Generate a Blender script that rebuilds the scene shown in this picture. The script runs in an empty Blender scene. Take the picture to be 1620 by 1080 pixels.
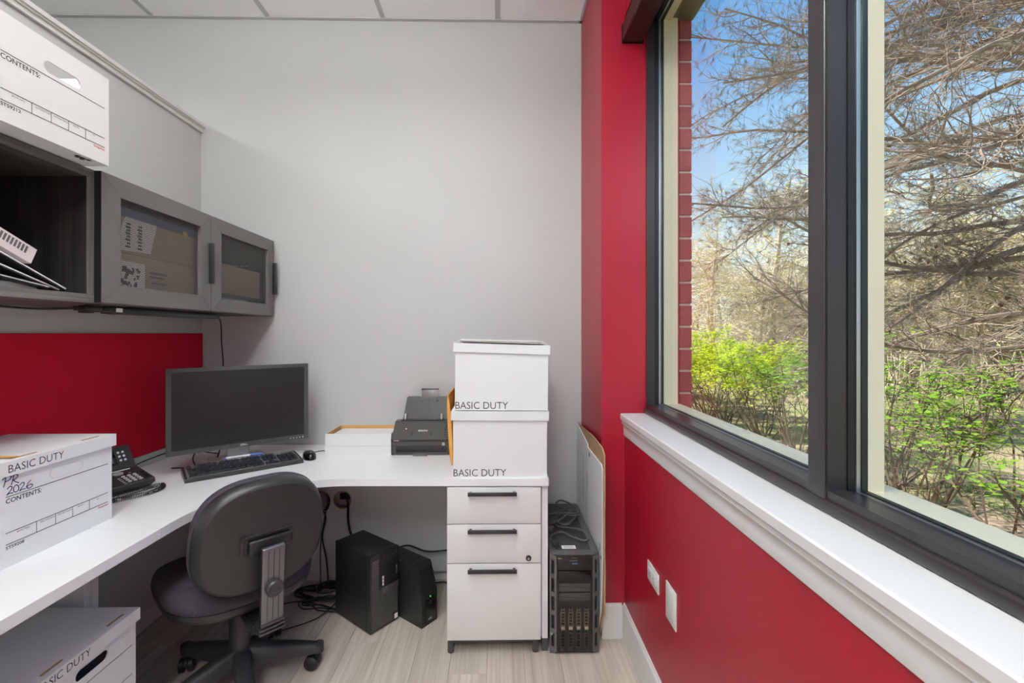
import bpy, bmesh, math, random
from mathutils import Vector, Matrix, noise
from mathutils.geometry import tessellate_polygon
PI = math.pi
sc = bpy.context.scene
col = sc.collection
R = random.Random(7)

# ------------------------------------------------------------ camera
EYE = 1.35
cam_d = bpy.data.cameras.new('camera'); cam = bpy.data.objects.new('camera', cam_d); col.objects.link(cam)
cam.location = (0, 0, EYE)
YAW = math.atan(12/720)
cam.rotation_euler = (PI/2, 0, -YAW)
cam_d.sensor_width = 36; cam_d.lens = 36*720/1620
cam_d.shift_x = (810-803)/1620; cam_d.shift_y = -(540-527)/1620
cam_d.clip_start = .02; cam_d.clip_end = 200
sc.camera = cam

# ------------------------------------------------------------ world, sun, exposure
sc.view_settings.view_transform = 'Standard'; sc.view_settings.look = 'None'
sc.view_settings.gamma = 1; sc.view_settings.use_curve_mapping = False
sc.view_settings.exposure = 0.0
w = bpy.data.worlds.new('sky'); sc.world = w; w.use_nodes = True
nt = w.node_tree; nt.nodes.clear()
out = nt.nodes.new('ShaderNodeOutputWorld'); bg = nt.nodes.new('ShaderNodeBackground')
tc = nt.nodes.new('ShaderNodeTexCoord'); sep = nt.nodes.new('ShaderNodeSeparateXYZ'); rp = nt.nodes.new('ShaderNodeValToRGB')
nt.links.new(tc.outputs['Generated'], sep.inputs[0]); nt.links.new(sep.outputs['Z'], rp.inputs[0])
cr = rp.color_ramp
cr.elements[0].position = 0.0; cr.elements[0].color = (.95, 1.0, 1.0, 1)
cr.elements[1].position = .95; cr.elements[1].color = (.06, .20, .60, 1)
e = cr.elements.new(.22); e.color = (.60, .84, 1.0, 1)
e = cr.elements.new(.48); e.color = (.19, .48, .92, 1)
nt.links.new(rp.outputs[0], bg.inputs[0]); bg.inputs[1].default_value = 1.15
nt.links.new(bg.outputs[0], out.inputs[0])

sun_d = bpy.data.lights.new('sun', 'SUN'); sun = bpy.data.objects.new('sun', sun_d); col.objects.link(sun)
sun_d.energy = 10; sun_d.angle = .03; sun_d.color = (1, .95, .86)
sun.rotation_euler = Vector((.60, -.25, -.74)).to_track_quat('-Z', 'Y').to_euler()
sun.location = (0, 0, 12)

SC = dict(front=6.0, rear=50.0, side=22.0, added_fill=122.0)

# ------------------------------------------------------------ helpers
def lin(c):
    return tuple(((x/255)/12.92 if x/255 <= .04045 else ((x/255+.055)/1.055)**2.4) for x in c)

MATS = {}
def mat(name, rgb, rough=.5, metal=0, var=0, vscale=8, stretch=None, bump=0, bscale=60, rgb2=None, spec=.5,
        obj_var=0, emit=None, coat=0, trans=False):
    if name in MATS: return MATS[name]
    m = bpy.data.materials.new(name); MATS[name] = m; m.use_nodes = True
    n = m.node_tree.nodes; l = m.node_tree.links
    b = n['Principled BSDF']
    c = lin(rgb)
    b.inputs['Base Color'].default_value = (*c, 1); b.inputs['Roughness'].default_value = rough
    b.inputs['Metallic'].default_value = metal; b.inputs['Specular IOR Level'].default_value = spec
    if coat: b.inputs['Coat Weight'].default_value = coat; b.inputs['Coat Roughness'].default_value = .15
    tcn = n.new('ShaderNodeTexCoord'); mp = n.new('ShaderNodeMapping')
    l.new(tcn.outputs['Object'], mp.inputs[0])
    if stretch: mp.inputs['Scale'].default_value = stretch
    if var or rgb2 or obj_var:
        nz = n.new('ShaderNodeTexNoise'); nz.inputs['Scale'].default_value = vscale; nz.inputs['Detail'].default_value = 5
        l.new(mp.outputs[0], nz.inputs[0])
        mx = n.new('ShaderNodeMix'); mx.data_type = 'RGBA'
        c2 = lin(rgb2) if rgb2 else tuple(x*(1-var) for x in c)
        c1 = c if rgb2 else tuple(min(1, x*(1+var)) for x in c)
        mx.inputs[6].default_value = (*c1, 1); mx.inputs[7].default_value = (*c2, 1)
        r2 = n.new('ShaderNodeValToRGB'); r2.color_ramp.elements[0].position = .32; r2.color_ramp.elements[1].position = .68
        l.new(nz.outputs[0], r2.inputs[0]); l.new(r2.outputs[0], mx.inputs[0])
        last = mx.outputs[2]
        if obj_var:
            oi = n.new('ShaderNodeObjectInfo'); hs = n.new('ShaderNodeHueSaturation')
            ma = n.new('ShaderNodeMapRange'); ma.inputs[3].default_value = 1-obj_var; ma.inputs[4].default_value = 1+obj_var
            l.new(oi.outputs['Random'], ma.inputs[0]); l.new(ma.outputs[0], hs.inputs['Value'])
            l.new(last, hs.inputs['Color']); last = hs.outputs[0]
        l.new(last, b.inputs['Base Color'])
    if bump:
        nb = n.new('ShaderNodeTexNoise'); nb.inputs['Scale'].default_value = bscale; nb.inputs['Detail'].default_value = 3
        l.new(mp.outputs[0], nb.inputs[0])
        bp = n.new('ShaderNodeBump'); bp.inputs['Strength'].default_value = bump; bp.inputs['Distance'].default_value = .002
        l.new(nb.outputs[0], bp.inputs['Height']); l.new(bp.outputs[0], b.inputs['Normal'])
    if emit:
        b.inputs['Emission Color'].default_value = (*lin(emit[0]), 1); b.inputs['Emission Strength'].default_value = emit[1]
    if trans:      # thin leaf: some light passes through
        tr = n.new('ShaderNodeBsdfTranslucent'); ms = n.new('ShaderNodeMixShader'); ms.inputs[0].default_value = .45
        tr.inputs[0].default_value = (*c, 1)
        if var or rgb2 or obj_var: l.new(last, tr.inputs[0])
        o = n['Material Output']; l.new(b.outputs[0], ms.inputs[1]); l.new(tr.outputs[0], ms.inputs[2]); l.new(ms.outputs[0], o.inputs[0])
    return m

def weave(name, rgb, rgb2, scale, rough=.9, bump=.5):
    if name in MATS: return MATS[name]
    m = bpy.data.materials.new(name); MATS[name] = m; m.use_nodes = True
    n = m.node_tree.nodes; l = m.node_tree.links; b = n['Principled BSDF']
    tcn = n.new('ShaderNodeTexCoord'); ck = n.new('ShaderNodeTexVoronoi'); ck.inputs['Scale'].default_value = scale
    ck.inputs['Randomness'].default_value = .15
    l.new(tcn.outputs['Object'], ck.inputs[0])
    mx = n.new('ShaderNodeMix'); mx.data_type = 'RGBA'; mx.inputs[6].default_value = (*lin(rgb), 1); mx.inputs[7].default_value = (*lin(rgb2), 1)
    l.new(ck.outputs['Distance'], mx.inputs[0]); l.new(mx.outputs[2], b.inputs['Base Color'])
    b.inputs['Roughness'].default_value = rough; b.inputs['Specular IOR Level'].default_value = .2
    bp = n.new('ShaderNodeBump'); bp.inputs['Strength'].default_value = bump; bp.inputs['Distance'].default_value = .001
    l.new(ck.outputs['Distance'], bp.inputs['Height']); l.new(bp.outputs[0], b.inputs['Normal'])
    return m

def wood(name, ca, cb, cc, scale=1.0, axis=1, rough=.5, obj_var=0, fine=1.0):
    """streaked wood: noise stretched along one axis"""
    if name in MATS: return MATS[name]
    m = bpy.data.materials.new(name); MATS[name] = m; m.use_nodes = True
    n = m.node_tree.nodes; l = m.node_tree.links; b = n['Principled BSDF']
    tcn = n.new('ShaderNodeTexCoord'); oi = n.new('ShaderNodeObjectInfo')
    off = n.new('ShaderNodeVectorMath'); off.operation = 'ADD'
    sc3 = n.new('ShaderNodeVectorMath'); sc3.operation = 'SCALE'; sc3.inputs[0].default_value = (31, 17, 23)
    l.new(oi.outputs['Random'], sc3.inputs['Scale']); l.new(tcn.outputs['Object'], off.inputs[0]); l.new(sc3.outputs[0], off.inputs[1])
    mp = n.new('ShaderNodeMapping'); s = [14*scale]*3; s[axis] = 1.1*scale; mp.inputs['Scale'].default_value = s
    l.new(off.outputs[0], mp.inputs[0])
    nz = n.new('ShaderNodeTexNoise'); nz.inputs['Scale'].default_value = 1; nz.inputs['Detail'].default_value = 6; nz.inputs['Roughness'].default_value = .6; nz.inputs['Distortion'].default_value = .6
    l.new(mp.outputs[0], nz.inputs[0])
    mp2 = n.new('ShaderNodeMapping'); s = [130*scale*fine]*3; s[axis] = 3*scale; mp2.inputs['Scale'].default_value = s
    l.new(off.outputs[0], mp2.inputs[0])
    n2 = n.new('ShaderNodeTexNoise'); n2.inputs['Scale'].default_value = 1; n2.inputs['Detail'].default_value = 3
    l.new(mp2.outputs[0], n2.inputs[0])
    av = n.new('ShaderNodeMath'); av.operation = 'MULTIPLY_ADD'; av.inputs[1].default_value = .45; 
    l.new(n2.outputs[0], av.inputs[0]); 
    m2 = n.new('ShaderNodeMath'); m2.operation = 'MULTIPLY'; m2.inputs[1].default_value = .55; l.new(nz.outputs[0], m2.inputs[0]); l.new(m2.outputs[0], av.inputs[2])
    r = n.new('ShaderNodeValToRGB'); r.color_ramp.elements[0].position = .36; r.color_ramp.elements[0].color = (*lin(ca), 1)
    r.color_ramp.elements[1].position = .64; r.color_ramp.elements[1].color = (*lin(cc), 1)
    e = r.color_ramp.elements.new(.5); e.color = (*lin(cb), 1)
    l.new(av.outputs[0], r.inputs[0]); last = r.outputs[0]
    if obj_var:
        hs = n.new('ShaderNodeHueSaturation'); ma = n.new('ShaderNodeMapRange'); ma.inputs[3].default_value = 1-obj_var; ma.inputs[4].default_value = 1+obj_var
        l.new(oi.outputs['Random'], ma.inputs[0]); l.new(ma.outputs[0], hs.inputs['Value']); l.new(last, hs.inputs['Color']); last = hs.outputs[0]
    l.new(last, b.inputs['Base Color']); b.inputs['Roughness'].default_value = rough
    bp = n.new('ShaderNodeBump'); bp.inputs['Strength'].default_value = .12; bp.inputs['Distance'].default_value = .001
    l.new(av.outputs[0], bp.inputs['Height']); l.new(bp.outputs[0], b.inputs['Normal'])
    return m

class G:
    """collects geometry; build() links it as one mesh object"""
    def __init__(s): s.v = []; s.f = []
    def add(s, vs, fs, M=None):
        o = len(s.v)
        s.v += [tuple(M @ Vector(p)) if M else tuple(p) for p in vs]
        s.f += [tuple(i+o for i in f) for f in fs]
        return s
    def box(s, x0, x1, y0, y1, z0, z1, bev=0, M=None, seg=2):
        if not bev:
            vs = [(x, y, z) for x in (x0, x1) for y in (y0, y1) for z in (z0, z1)]
            fs = [(0, 1, 3, 2), (4, 6, 7, 5), (0, 4, 5, 1), (2, 3, 7, 6), (0, 2, 6, 4), (1, 5, 7, 3)]
            return s.add(vs, fs, M)
        bm = bmesh.new(); bmesh.ops.create_cube(bm, size=1)
        for v in bm.verts: v.co = Vector(((x0+x1)/2+v.co.x*(x1-x0), (y0+y1)/2+v.co.y*(y1-y0), (z0+z1)/2+v.co.z*(z1-z0)))
        bmesh.ops.bevel(bm, geom=bm.edges[:], offset=min(bev, .49*min(x1-x0, y1-y0, z1-z0)), segments=seg, affect='EDGES', profile=.5)
        return s.bm(bm, M)
    def bm(s, bm, M=None):
        bm.verts.index_update()
        s.add([v.co for v in bm.verts], [[v.index for v in f.verts] for f in bm.faces], M); bm.free(); return s
    def loft(s, rings, cap=True, M=None, closed=True):
        n = len(rings[0]); vs = [p for r in rings for p in r]; fs = []
        for i in range(len(rings)-1):
            for j in range(n if closed else n-1):
                a = i*n+j; b = i*n+(j+1) % n
                fs.append((a, b, b+n, a+n))
        if cap: fs.append(tuple(range(n-1, -1, -1))); fs.append(tuple(range((len(rings)-1)*n, len(rings)*n)))
        return s.add(vs, fs, M)
    def cyl(s, p0, p1, r, n=16, r2=None, M=None):
        return s.tube([p0, p1], [r, r if r2 is None else r2], n, M=M)
    def tube(s, pts, r, n=6, M=None, cap=True):
        pts = [Vector(p) for p in pts]; k = len(pts); rr = r if isinstance(r, (list, tuple)) else [r]*k
        rings = []; up = None
        for i in range(k):
            t = (pts[min(i+1, k-1)]-pts[max(i-1, 0)])
            if t.length < 1e-9: t = Vector((0, 0, 1))
            t.normalize()
            if up is None: up = Vector((0, 0, 1)) if abs(t.z) < .9 else Vector((1, 0, 0))
            a = up - t*up.dot(t)
            if a.length < 1e-5: a = t.orthogonal()
            a.normalize(); up = a; b = t.cross(a)
            rings.append([tuple(pts[i]+(a*math.cos(2*PI*j/n)+b*math.sin(2*PI*j/n))*rr[i]) for j in range(n)])
        return s.loft(rings, cap, M)
    def lathe(s, prof, n=24, M=None):
        return s.loft([[(r*math.cos(2*PI*j/n), r*math.sin(2*PI*j/n), z) for j in range(n)] for r, z in prof], True, M)
    def prism(s, poly, d0, d1, M=None):
        """poly in the u,v plane, extruded along w from d0 to d1"""
        n = len(poly); vs = [(u, v, d0) for u, v in poly]+[(u, v, d1) for u, v in poly]
        tri = tessellate_polygon([[Vector((u, v, 0)) for u, v in poly]])
        fs = [tuple(t) for t in tri]+[tuple(i+n for i in reversed(t)) for t in tri]
        fs += [(i, (i+1) % n, (i+1) % n+n, i+n) for i in range(n)]
        return s.add(vs, fs, M)
    def plate(s, poly, holes, d0, d1, M=None):
        loops = [poly]+holes; flat = [p for lp in loops for p in lp]; n = len(flat)
        tri = tessellate_polygon([[Vector((u, v, 0)) for u, v in lp] for lp in loops])
        vs = [(u, v, d0) for u, v in flat]+[(u, v, d1) for u, v in flat]
        fs = [tuple(t) for t in tri]+[tuple(i+n for i in reversed(t)) for t in tri]
        o = 0
        for lp in loops:
            k = len(lp); fs += [(o+i, o+(i+1) % k, o+(i+1) % k+n, o+i+n) for i in range(k)]; o += k
        return s.add(vs, fs, M)
    def build(s, name, m, parent=None, smooth=35, kind=None, label=None, clean=True):
        me = bpy.data.meshes.new(name); me.from_pydata(s.v, [], s.f)
        if clean and len(s.f) < 60000:
            b = bmesh.new(); b.from_mesh(me); bmesh.ops.recalc_face_normals(b, faces=b.faces[:]); b.to_mesh(me); b.free()
        me.materials.append(m)
        if smooth:
            me.shade_smooth(); me.set_sharp_from_angle(angle=math.radians(smooth))
        o = bpy.data.objects.new(name, me); col.objects.link(o)
        if parent: o.parent = parent
        if kind: o['kind'] = kind
        if label: o['label'] = label
        return o

def tag(o, label, cat, group=None, kind=None):
    o['label'] = label; o['category'] = cat
    if group: o['group'] = group
    if kind: o['kind'] = kind
    return o
def thing(name, label, cat, loc=(0, 0, 0), rz=0, group=None, rot=None):
    o = bpy.data.objects.new(name, None); col.objects.link(o); o.empty_display_size = .05
    o.location = loc; o.rotation_euler = rot if rot else (0, 0, rz)
    return tag(o, label, cat, group)
def structure(name, label=None, loc=(0, 0, 0)):
    o = bpy.data.objects.new(name, None); col.objects.link(o); o.location = loc; o['kind'] = 'structure'
    if label: o['label'] = label
    return o
def setk(o, kind='structure', label=None):
    o['kind'] = kind
    if label: o['label'] = label
    return o
def copy_tree(o, parent=None):
    c = o.copy(); col.objects.link(c)
    if parent: c.parent = parent
    for ch in o.children: copy_tree(ch, c)
    return c

def face(o, n):
    """u,v,w frame at o on a vertical face whose outward normal is n: '+X' or '-Y' or '+Z'"""
    u, v, w_ = {'+X': ((0, 1, 0), (0, 0, 1), (1, 0, 0)), '-Y': ((1, 0, 0), (0, 0, 1), (0, -1, 0)),
                '-X': ((0, -1, 0), (0, 0, 1), (-1, 0, 0)), '+Z': ((1, 0, 0), (0, 1, 0), (0, 0, 1))}[n]
    return Matrix(((u[0], v[0], w_[0], o[0]), (u[1], v[1], w_[1], o[1]), (u[2], v[2], w_[2], o[2]), (0, 0, 0, 1)))

def lettering(body, width, height, M, m, parent, name='lettering', thick=.0003, bold=0, shear=0):
    """flat lettering of the built-in font, lower left corner at the frame's origin"""
    cu = bpy.data.curves.new('t', 'FONT'); cu.body = body; cu.resolution_u = 3; cu.offset = bold; cu.shear = shear
    o = bpy.data.objects.new('t', cu); col.objects.link(o)
    dg = bpy.context.evaluated_depsgraph_get()
    me = bpy.data.meshes.new_from_object(o.evaluated_get(dg))
    bpy.data.objects.remove(o); bpy.data.curves.remove(cu)
    xs = [v.co.x for v in me.vertices]; ys = [v.co.y for v in me.vertices]
    x0, x1, y0, y1 = min(xs), max(xs), min(ys), max(ys)
    sx = width/(x1-x0); sy = height/(y1-y0)
    for v in me.vertices: v.co = M @ Vector(((v.co.x-x0)*sx, (v.co.y-y0)*sy, thick))
    me.name = name; me.materials.clear(); me.materials.append(m)
    ob = bpy.data.objects.new(name, me); col.objects.link(ob); ob.parent = parent
    return ob

def spline(pts, k=8):
    P = [Vector(p) for p in pts]; o = []
    for i in range(len(P)-1):
        a, b, c, d = P[max(i-1, 0)], P[i], P[i+1], P[min(i+2, len(P)-1)]
        for j in range(k):
            t = j/k; o.append(.5*((2*b)+(c-a)*t+(2*a-5*b+4*c-d)*t*t+(3*b-a-3*c+d)*t**3))
    o.append(P[-1]); return o
def stadium(cx, cy, w_, h, n=8):
    r = h/2; a = w_/2-r
    return [(cx+a+r*math.cos(t), cy+r*math.sin(t)) for t in [-PI/2+PI*i/n for i in range(n+1)]]+[(cx-a+r*math.cos(t), cy+r*math.sin(t)) for t in [PI/2+PI*i/n for i in range(n+1)]]
def circle(cx, cy, r, n=20): return [(cx+r*math.cos(2*PI*i/n), cy+r*math.sin(2*PI*i/n)) for i in range(n)]
def rect(x0, x1, y0, y1): return [(x0, y0), (x1, y0), (x1, y1), (x0, y1)]
def rrect(x0, x1, y0, y1, r, n=4):
    p = []
    for cx, cy, a in ((x1-r, y0+r, -PI/2), (x1-r, y1-r, 0), (x0+r, y1-r, PI/2), (x0+r, y0+r, PI)):
        p += [(cx+r*math.cos(a+PI/2*i/n), cy+r*math.sin(a+PI/2*i/n)) for i in range(n+1)]
    return p

# ------------------------------------------------------------ materials
WALL = mat('painted_wall', (193, 193, 192), .6, var=.01, vscale=2, bump=.06, bscale=220)
WALLR = mat('red_paint', (152, 4, 34), .38, spec=.6, var=.03, vscale=3, bump=.05, bscale=160)
WALL2 = mat('white_bounce_wall', (240, 239, 236), .6)  # unseen walls made white to bounce more light into the room
TILE = mat('ceiling_tile', (247, 246, 245), .9, var=.02, vscale=90, bump=.35, bscale=240)
GRID = mat('ceiling_grid', (188, 187, 186), .5)
TRIM = mat('white_trim', (222, 221, 219), .38, var=.01, vscale=4)
PANELR = weave('red_fabric', (205, 24, 48), (168, 14, 36), 260, bump=.35)
DESKW = mat('white_laminate', (238, 238, 238), .32, var=.008, vscale=3)
STEELW = mat('white_steel', (228, 227, 225), .4, var=.008, vscale=5, bump=.02, bscale=300)
CARD = mat('white_carton', (229, 229, 229), .6, var=.012, vscale=5, stretch=(1, 1, .2), bump=.12, bscale=30)
KRAFT = mat('kraft', (206, 158, 96), .8, var=.05, vscale=12, bump=.1)
KRAFTD = mat('brown_carton', (168, 134, 100), .8, var=.06, vscale=9, bump=.1)
PAPER = mat('paper', (240, 239, 236), .7, var=.01, vscale=6)
INK = mat('black_print', (38, 36, 38), .6); INKG = mat('grey_print', (95, 93, 95), .6); INKR = mat('red_print', (205, 60, 62), .6)
INKB = mat('blue_marker', (52, 48, 140), .5)
BLK = mat('black_plastic', (30, 30, 30), .42, var=.05, vscale=20, bump=.06, bscale=400)
BLK2 = mat('charcoal_plastic', (52, 51, 50), .4, var=.04, vscale=20, bump=.08, bscale=500)
BLKG = mat('gloss_black', (14, 14, 15), .14)
GREYP = mat('grey_plastic', (96, 95, 94), .4, var=.04)
RUB = mat('cable_black', (20, 20, 20), .45)
CABG = mat('grey_cable', (82, 82, 83), .3)
ALU = mat('aluminium', (170, 170, 172), .3, metal=.9)
CHROME = mat('chrome', (225, 225, 225), .12, metal=1)
FRAME = mat('dark_bronze_aluminium', (50, 46, 47), .30, metal=.25, var=.04, vscale=6)
FRAME2 = mat('black_aluminium', (24, 25, 26), .35, metal=.2)
GASK = mat('gasket', (30, 40, 38), .4)
BEIGE = mat('beige_outer_trim', (242, 228, 198), .55, var=.015, vscale=5)
CABF = mat('grey_door_frame', (104, 102, 100), .5, metal=.1, var=.02, vscale=30, bump=.05, bscale=500)
HANDLE = mat('black_handle', (52, 52, 53), .3, metal=.3)
DWOOD = wood('dark_woodgrain', (30, 28, 27), (62, 59, 56), (98, 94, 89), 1.0, axis=1, rough=.5)
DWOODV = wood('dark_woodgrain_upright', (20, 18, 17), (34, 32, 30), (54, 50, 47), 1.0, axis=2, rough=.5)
EDGEW = wood('woodgrain_edge', (72, 69, 66), (98, 94, 90), (124, 120, 114), 1.0, axis=1, rough=.5)
EDGEV = wood('woodgrain_edge_upright', (72, 69, 66), (98, 94, 90), (124, 120, 114), 1.0, axis=2, rough=.5)
FLOORM = wood('greige_plank', (172, 160, 146), (195, 183, 170), (209, 199, 187), .85, axis=1, rough=.42, obj_var=.07, fine=.8)
SCREEN = mat('dark_screen', (30, 31, 29), .32, spec=.45, var=.06, vscale=2)
# ============================================================ SETTING
YB = 2.517; XL = -1.635; XR = .555; XC = .451; YC = 2.017; ZC = 3.07; YN = -2.6; XFAR = -4.2
WX = .650                                   # inner face of the window frame
# floor: a slab with real planks on it
fl = structure('floor', 'greige wood-look plank floor')
G().box(XFAR-.1, .80, YN-.1, YB+.1, -.10, -.0045).build('floor_base', mat('subfloor', (70, 62, 56), .9), fl)
pw, pl = .152, 1.22
plank = G().box(.0003, pw-.0003, .0003, pl-.0003, -.0045, 0, bev=.0004, seg=1)
first = None; r2 = random.Random(3)
for i in range(16):
    x = XR - pw*(i+1) + .02*0
    offs = [0, .47, .86, .25, .66, 1.04][i % 6]
    y = YB - offs - .05
    ys = [y]
    k = 0
    yy = y
    while yy > -2.2 and k < 5:
        if first is None:
            first = plank.build('plank', FLOORM, fl); o = first
        else:
            o = first.copy(); col.objects.link(o)
        o.location = (x, yy-pl, 0); yy -= pl; k += 1
    if offs+.05 > .02:   # the cut plank against the back wall
        c = G().box(.0006, pw-.0006, .0006, offs+.05-.0006, -.0045, 0, bev=.0006, seg=1).build('plank', FLOORM, fl); c.location = (x, YB-offs-.05, 0)

# back wall, gray paint; also behind the partition
setk(G().box(XFAR, XC, YB, YB+.12, 0, ZC+.2).build('wall_back', WALL, smooth=0))
setk(G().box(XFAR-.12, XFAR, YN, YB+.12, 0, ZC+.2).build('wall_far_left', WALL2, smooth=0))
setk(G().box(XFAR-.12, .80, YN-.12, YN, 0, ZC+.2).build('wall_front', WALL2, smooth=0))
# partition with cap
wl = structure('wall_left', 'grey partition wall that stops short of the ceiling')
G().box(XL-.12, XL, YN, YB, 0, 2.445).build('partition', WALL, wl, smooth=0)
cp = G()
prof = [(-.135, 2.445), (.012, 2.445), (.012, 2.4455), (.012, 2.463), (.020, 2.463), (.020, 2.4665), (.028, 2.470), (.028, 2.486), (-.15, 2.486)]
cp.prism([(x, z) for x, z in prof], -(YB), 2.6, M=Matrix(((1, 0, 0, XL), (0, 0, -1, 0), (0, 1, 0, 0), (0, 0, 0, 1))))
cp.build('cap_moulding', TRIM, wl, smooth=0)
# red column
wc = structure('wall_column', 'red painted column between the back wall and the window')
G().box(XC, .80, YC, YB, 0, ZC+.2).build('column', WALLR, wc, smooth=0)
setk(G().box(XC+.1, .80, YB, YB+.12, 0, ZC+.2).build('wall_corner', WALL, smooth=0))
# right wall below, above and behind the windows
wr = structure('wall_right', 'red painted wall under the windows')
G().box(XR, .80, YN, YC, 0, .90).box(.60, .80, YN, YC, .90, .985).build('wall_below', WALLR, wr, smooth=0)
G().box(XR, .80, YN, YC, 2.76, ZC+.2).build('wall_above', WALLR, wr, smooth=0)
G().box(XR, .80, YN, -1.19, .985, 2.76).build('wall_end', WALLR, wr, smooth=0)
G().box(.80, .84, YN, YC+.0, -.4, .90).box(.80, .84, YN, YC, 2.80, 3.6).build('outer_skin', mat('brick_far', (150, 84, 76), .8, var=.1), wr, smooth=0)
# white stool (sill) with moulded apron
si = structure('trim_1', 'white window sill board with moulded apron')
P = [(.535, .985), (.535, .990), (.539, .994), (.652, .994), (.652, .955), (.5415, .955), (.5410, .962), (.538, .966), (.535, .970)]
Mx = lambda y0: Matrix(((1, 0, 0, 0), (0, 0, -1, 0), (0, 1, 0, 0), (0, 0, 0, 1)))
G().prism([(x, z) for x, z in P], -(YC-.0), 1.2, M=Mx(0)).build('sill_board', TRIM, si, smooth=0)
P = [(.5555, .9545), (.5415, .9545)] + [(.5415+.0085*math.sin(t), .951-.030*(1-math.cos(t))) for t in [PI/2*i/6 for i in range(0, 7)]] + [(.5500, .900), (.551, .897), (.5555, .897)]
G().prism([(x, z) for x, z in P], -(YC-.0), 1.2, M=Mx(0)).build('apron', TRIM, si, smooth=25)
# baseboards
def baseboard(name, label, pts_loc, along):
    pass
bp = [(0, 0), (-.014, 0), (-.014, .128), (-.011, .140), (-.006, .146), (-.0055, .152), (0, .152)]
bb = setk(G().prism([(XR+x, z) for x, z in bp], -YC, -YN, M=Mx(0)).build('baseboard_right', TRIM, smooth=25))
M = Matrix(((0, 0, 1, 0), (1, 0, 0, YC), (0, 1, 0, 0), (0, 0, 0, 1)))
setk(G().prism(bp, XC, XR-.0145, M=M).build('baseboard_column', TRIM, smooth=25))
M = Matrix(((0, 0, 1, 0), (1, 0, 0, YB), (0, 1, 0, 0), (0, 0, 0, 1)))
setk(G().prism(bp, XL, XC, M=M).build('baseboard_back', TRIM, smooth=25))
setk(G().prism([(XL-x, z) for x, z in bp], -YB+.02, -YN, M=Mx(0)).build('baseboard_left', TRIM, smooth=25))

# ceiling of lay-in tiles
ce = structure('ceiling', 'white acoustic tile ceiling on a metal grid')
G().box(XFAR-.12, .80, YN-.12, YB+.12, ZC+.03, ZC+.2).build('ceiling_deck', WALL, ce, smooth=0)
xs = [-.014+.625*k for k in range(-7, 1)]; xs = [XFAR]+xs[1:]+[XC+.0]
xs = sorted(set([x for x in xs if x >= XFAR]))
ys = [YB, 2.18]+[2.18-.61*k for k in range(1, 8)]+[YN]
TROFF = [(-.639, 1.57), (-.639, .96), (-.639, -1.48), (-.639, -.87), (-3.139, 1.57), (-3.139, .96), (-3.139, -1.48), (-3.139, -.87)]
grid = G(); first = None
def is_troffer(x0, y1):
    return any(abs(x0-a) < .02 and abs(y1-b) < .02 for a, b in TROFF)
for i in range(len(xs)-1):
    for j in range(len(ys)-1):
        x0, x1, y1, y0 = xs[i], xs[i+1], ys[j], ys[j+1]
        if y1-y0 < .03 or is_troffer(x0, y1): continue
        full = abs(x1-x0-.625) < .001 and abs(y1-y0-.61) < .001
        if full and first: o = first.copy(); col.objects.link(o)
        else:
            o = G().box(.011, x1-x0-.011, .011, y1-y0-.011, .0, .018, bev=.0015, seg=1).build('ceiling_tile', TILE, ce)
            if full: first = o
        o.location = (x0, y0, ZC+.004)
if len(xs) and XC < .65:  # strip of ceiling over the window recess
    for j in range(1, len(ys)-1):
        x0, x1, y1, y0 = XC, .66, min(ys[j], YC), ys[j+1]
        if y1-y0 > .05:
            o = G().box(.0, x1-x0, .011, y1-y0-.011, .0, .018).build('ceiling_tile', TILE, ce); o.location = (x0, y0, ZC+.004)
for x in xs[1:-1]: grid.box(x-.012, x+.012, YN, YB, ZC-.0, ZC+.02)
for y in ys[1:-1]: grid.box(XFAR, .66, y-.012, y+.012, ZC-.0005, ZC+.0195)
grid.build('ceiling_grid', GRID, ce, smooth=0)
wa = G(); wa.box(XFAR, XC, YB-.022, YB, ZC-.003, ZC+.02); wa.box(XC-.012, XC, YC, YB, ZC-.003, ZC+.02)
wa.build('wall_angle', GRID, ce, smooth=0)

# troffers: lensed light fittings in the ceiling
EM = mat('light_lens', (255, 250, 244), .5, emit=((250, 250, 250), 3.0))
def troffer(x0, y0, y1, label, e):
    t = thing('ceiling_light', label, 'light', (x0+.3125, (y0+y1)/2, ZC))
    hw, hl = .3, (y1-y0)/2-.012
    G().plate(rect(-hw, hw, -hl, hl), [rect(-hw+.03, hw-.03, -hl+.03, hl-.03)], -.002, .03).build('frame', TRIM, t)
    G().box(-hw+.03, hw-.03, -hl+.03, hl-.03, .012, .016).build('lens', EM, t)
    ld = bpy.data.lights.new('lamp', 'AREA'); ld.shape = 'RECTANGLE'; ld.size = 2*hw-.06; ld.size_y = 2*hl-.06; ld.energy = e; ld.color = (.90, .98, 1)
    lo = bpy.data.objects.new('lamp', ld); col.objects.link(lo); lo.parent = t; lo.location = (0, 0, .009)
troffer(-.639, .35, 1.57, 'recessed ceiling light over the desk corner', SC['front'])
troffer(-.639, -2.09, -.87, 'added recessed fill light behind the camera', SC['rear'])  # added out of view as frontal fill light
troffer(-3.139, .35, 1.57, 'recessed ceiling light beyond the partition', SC['side'])
troffer(-3.139, -2.09, -.87, 'rear recessed ceiling light beyond the partition', SC['side'])

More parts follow.
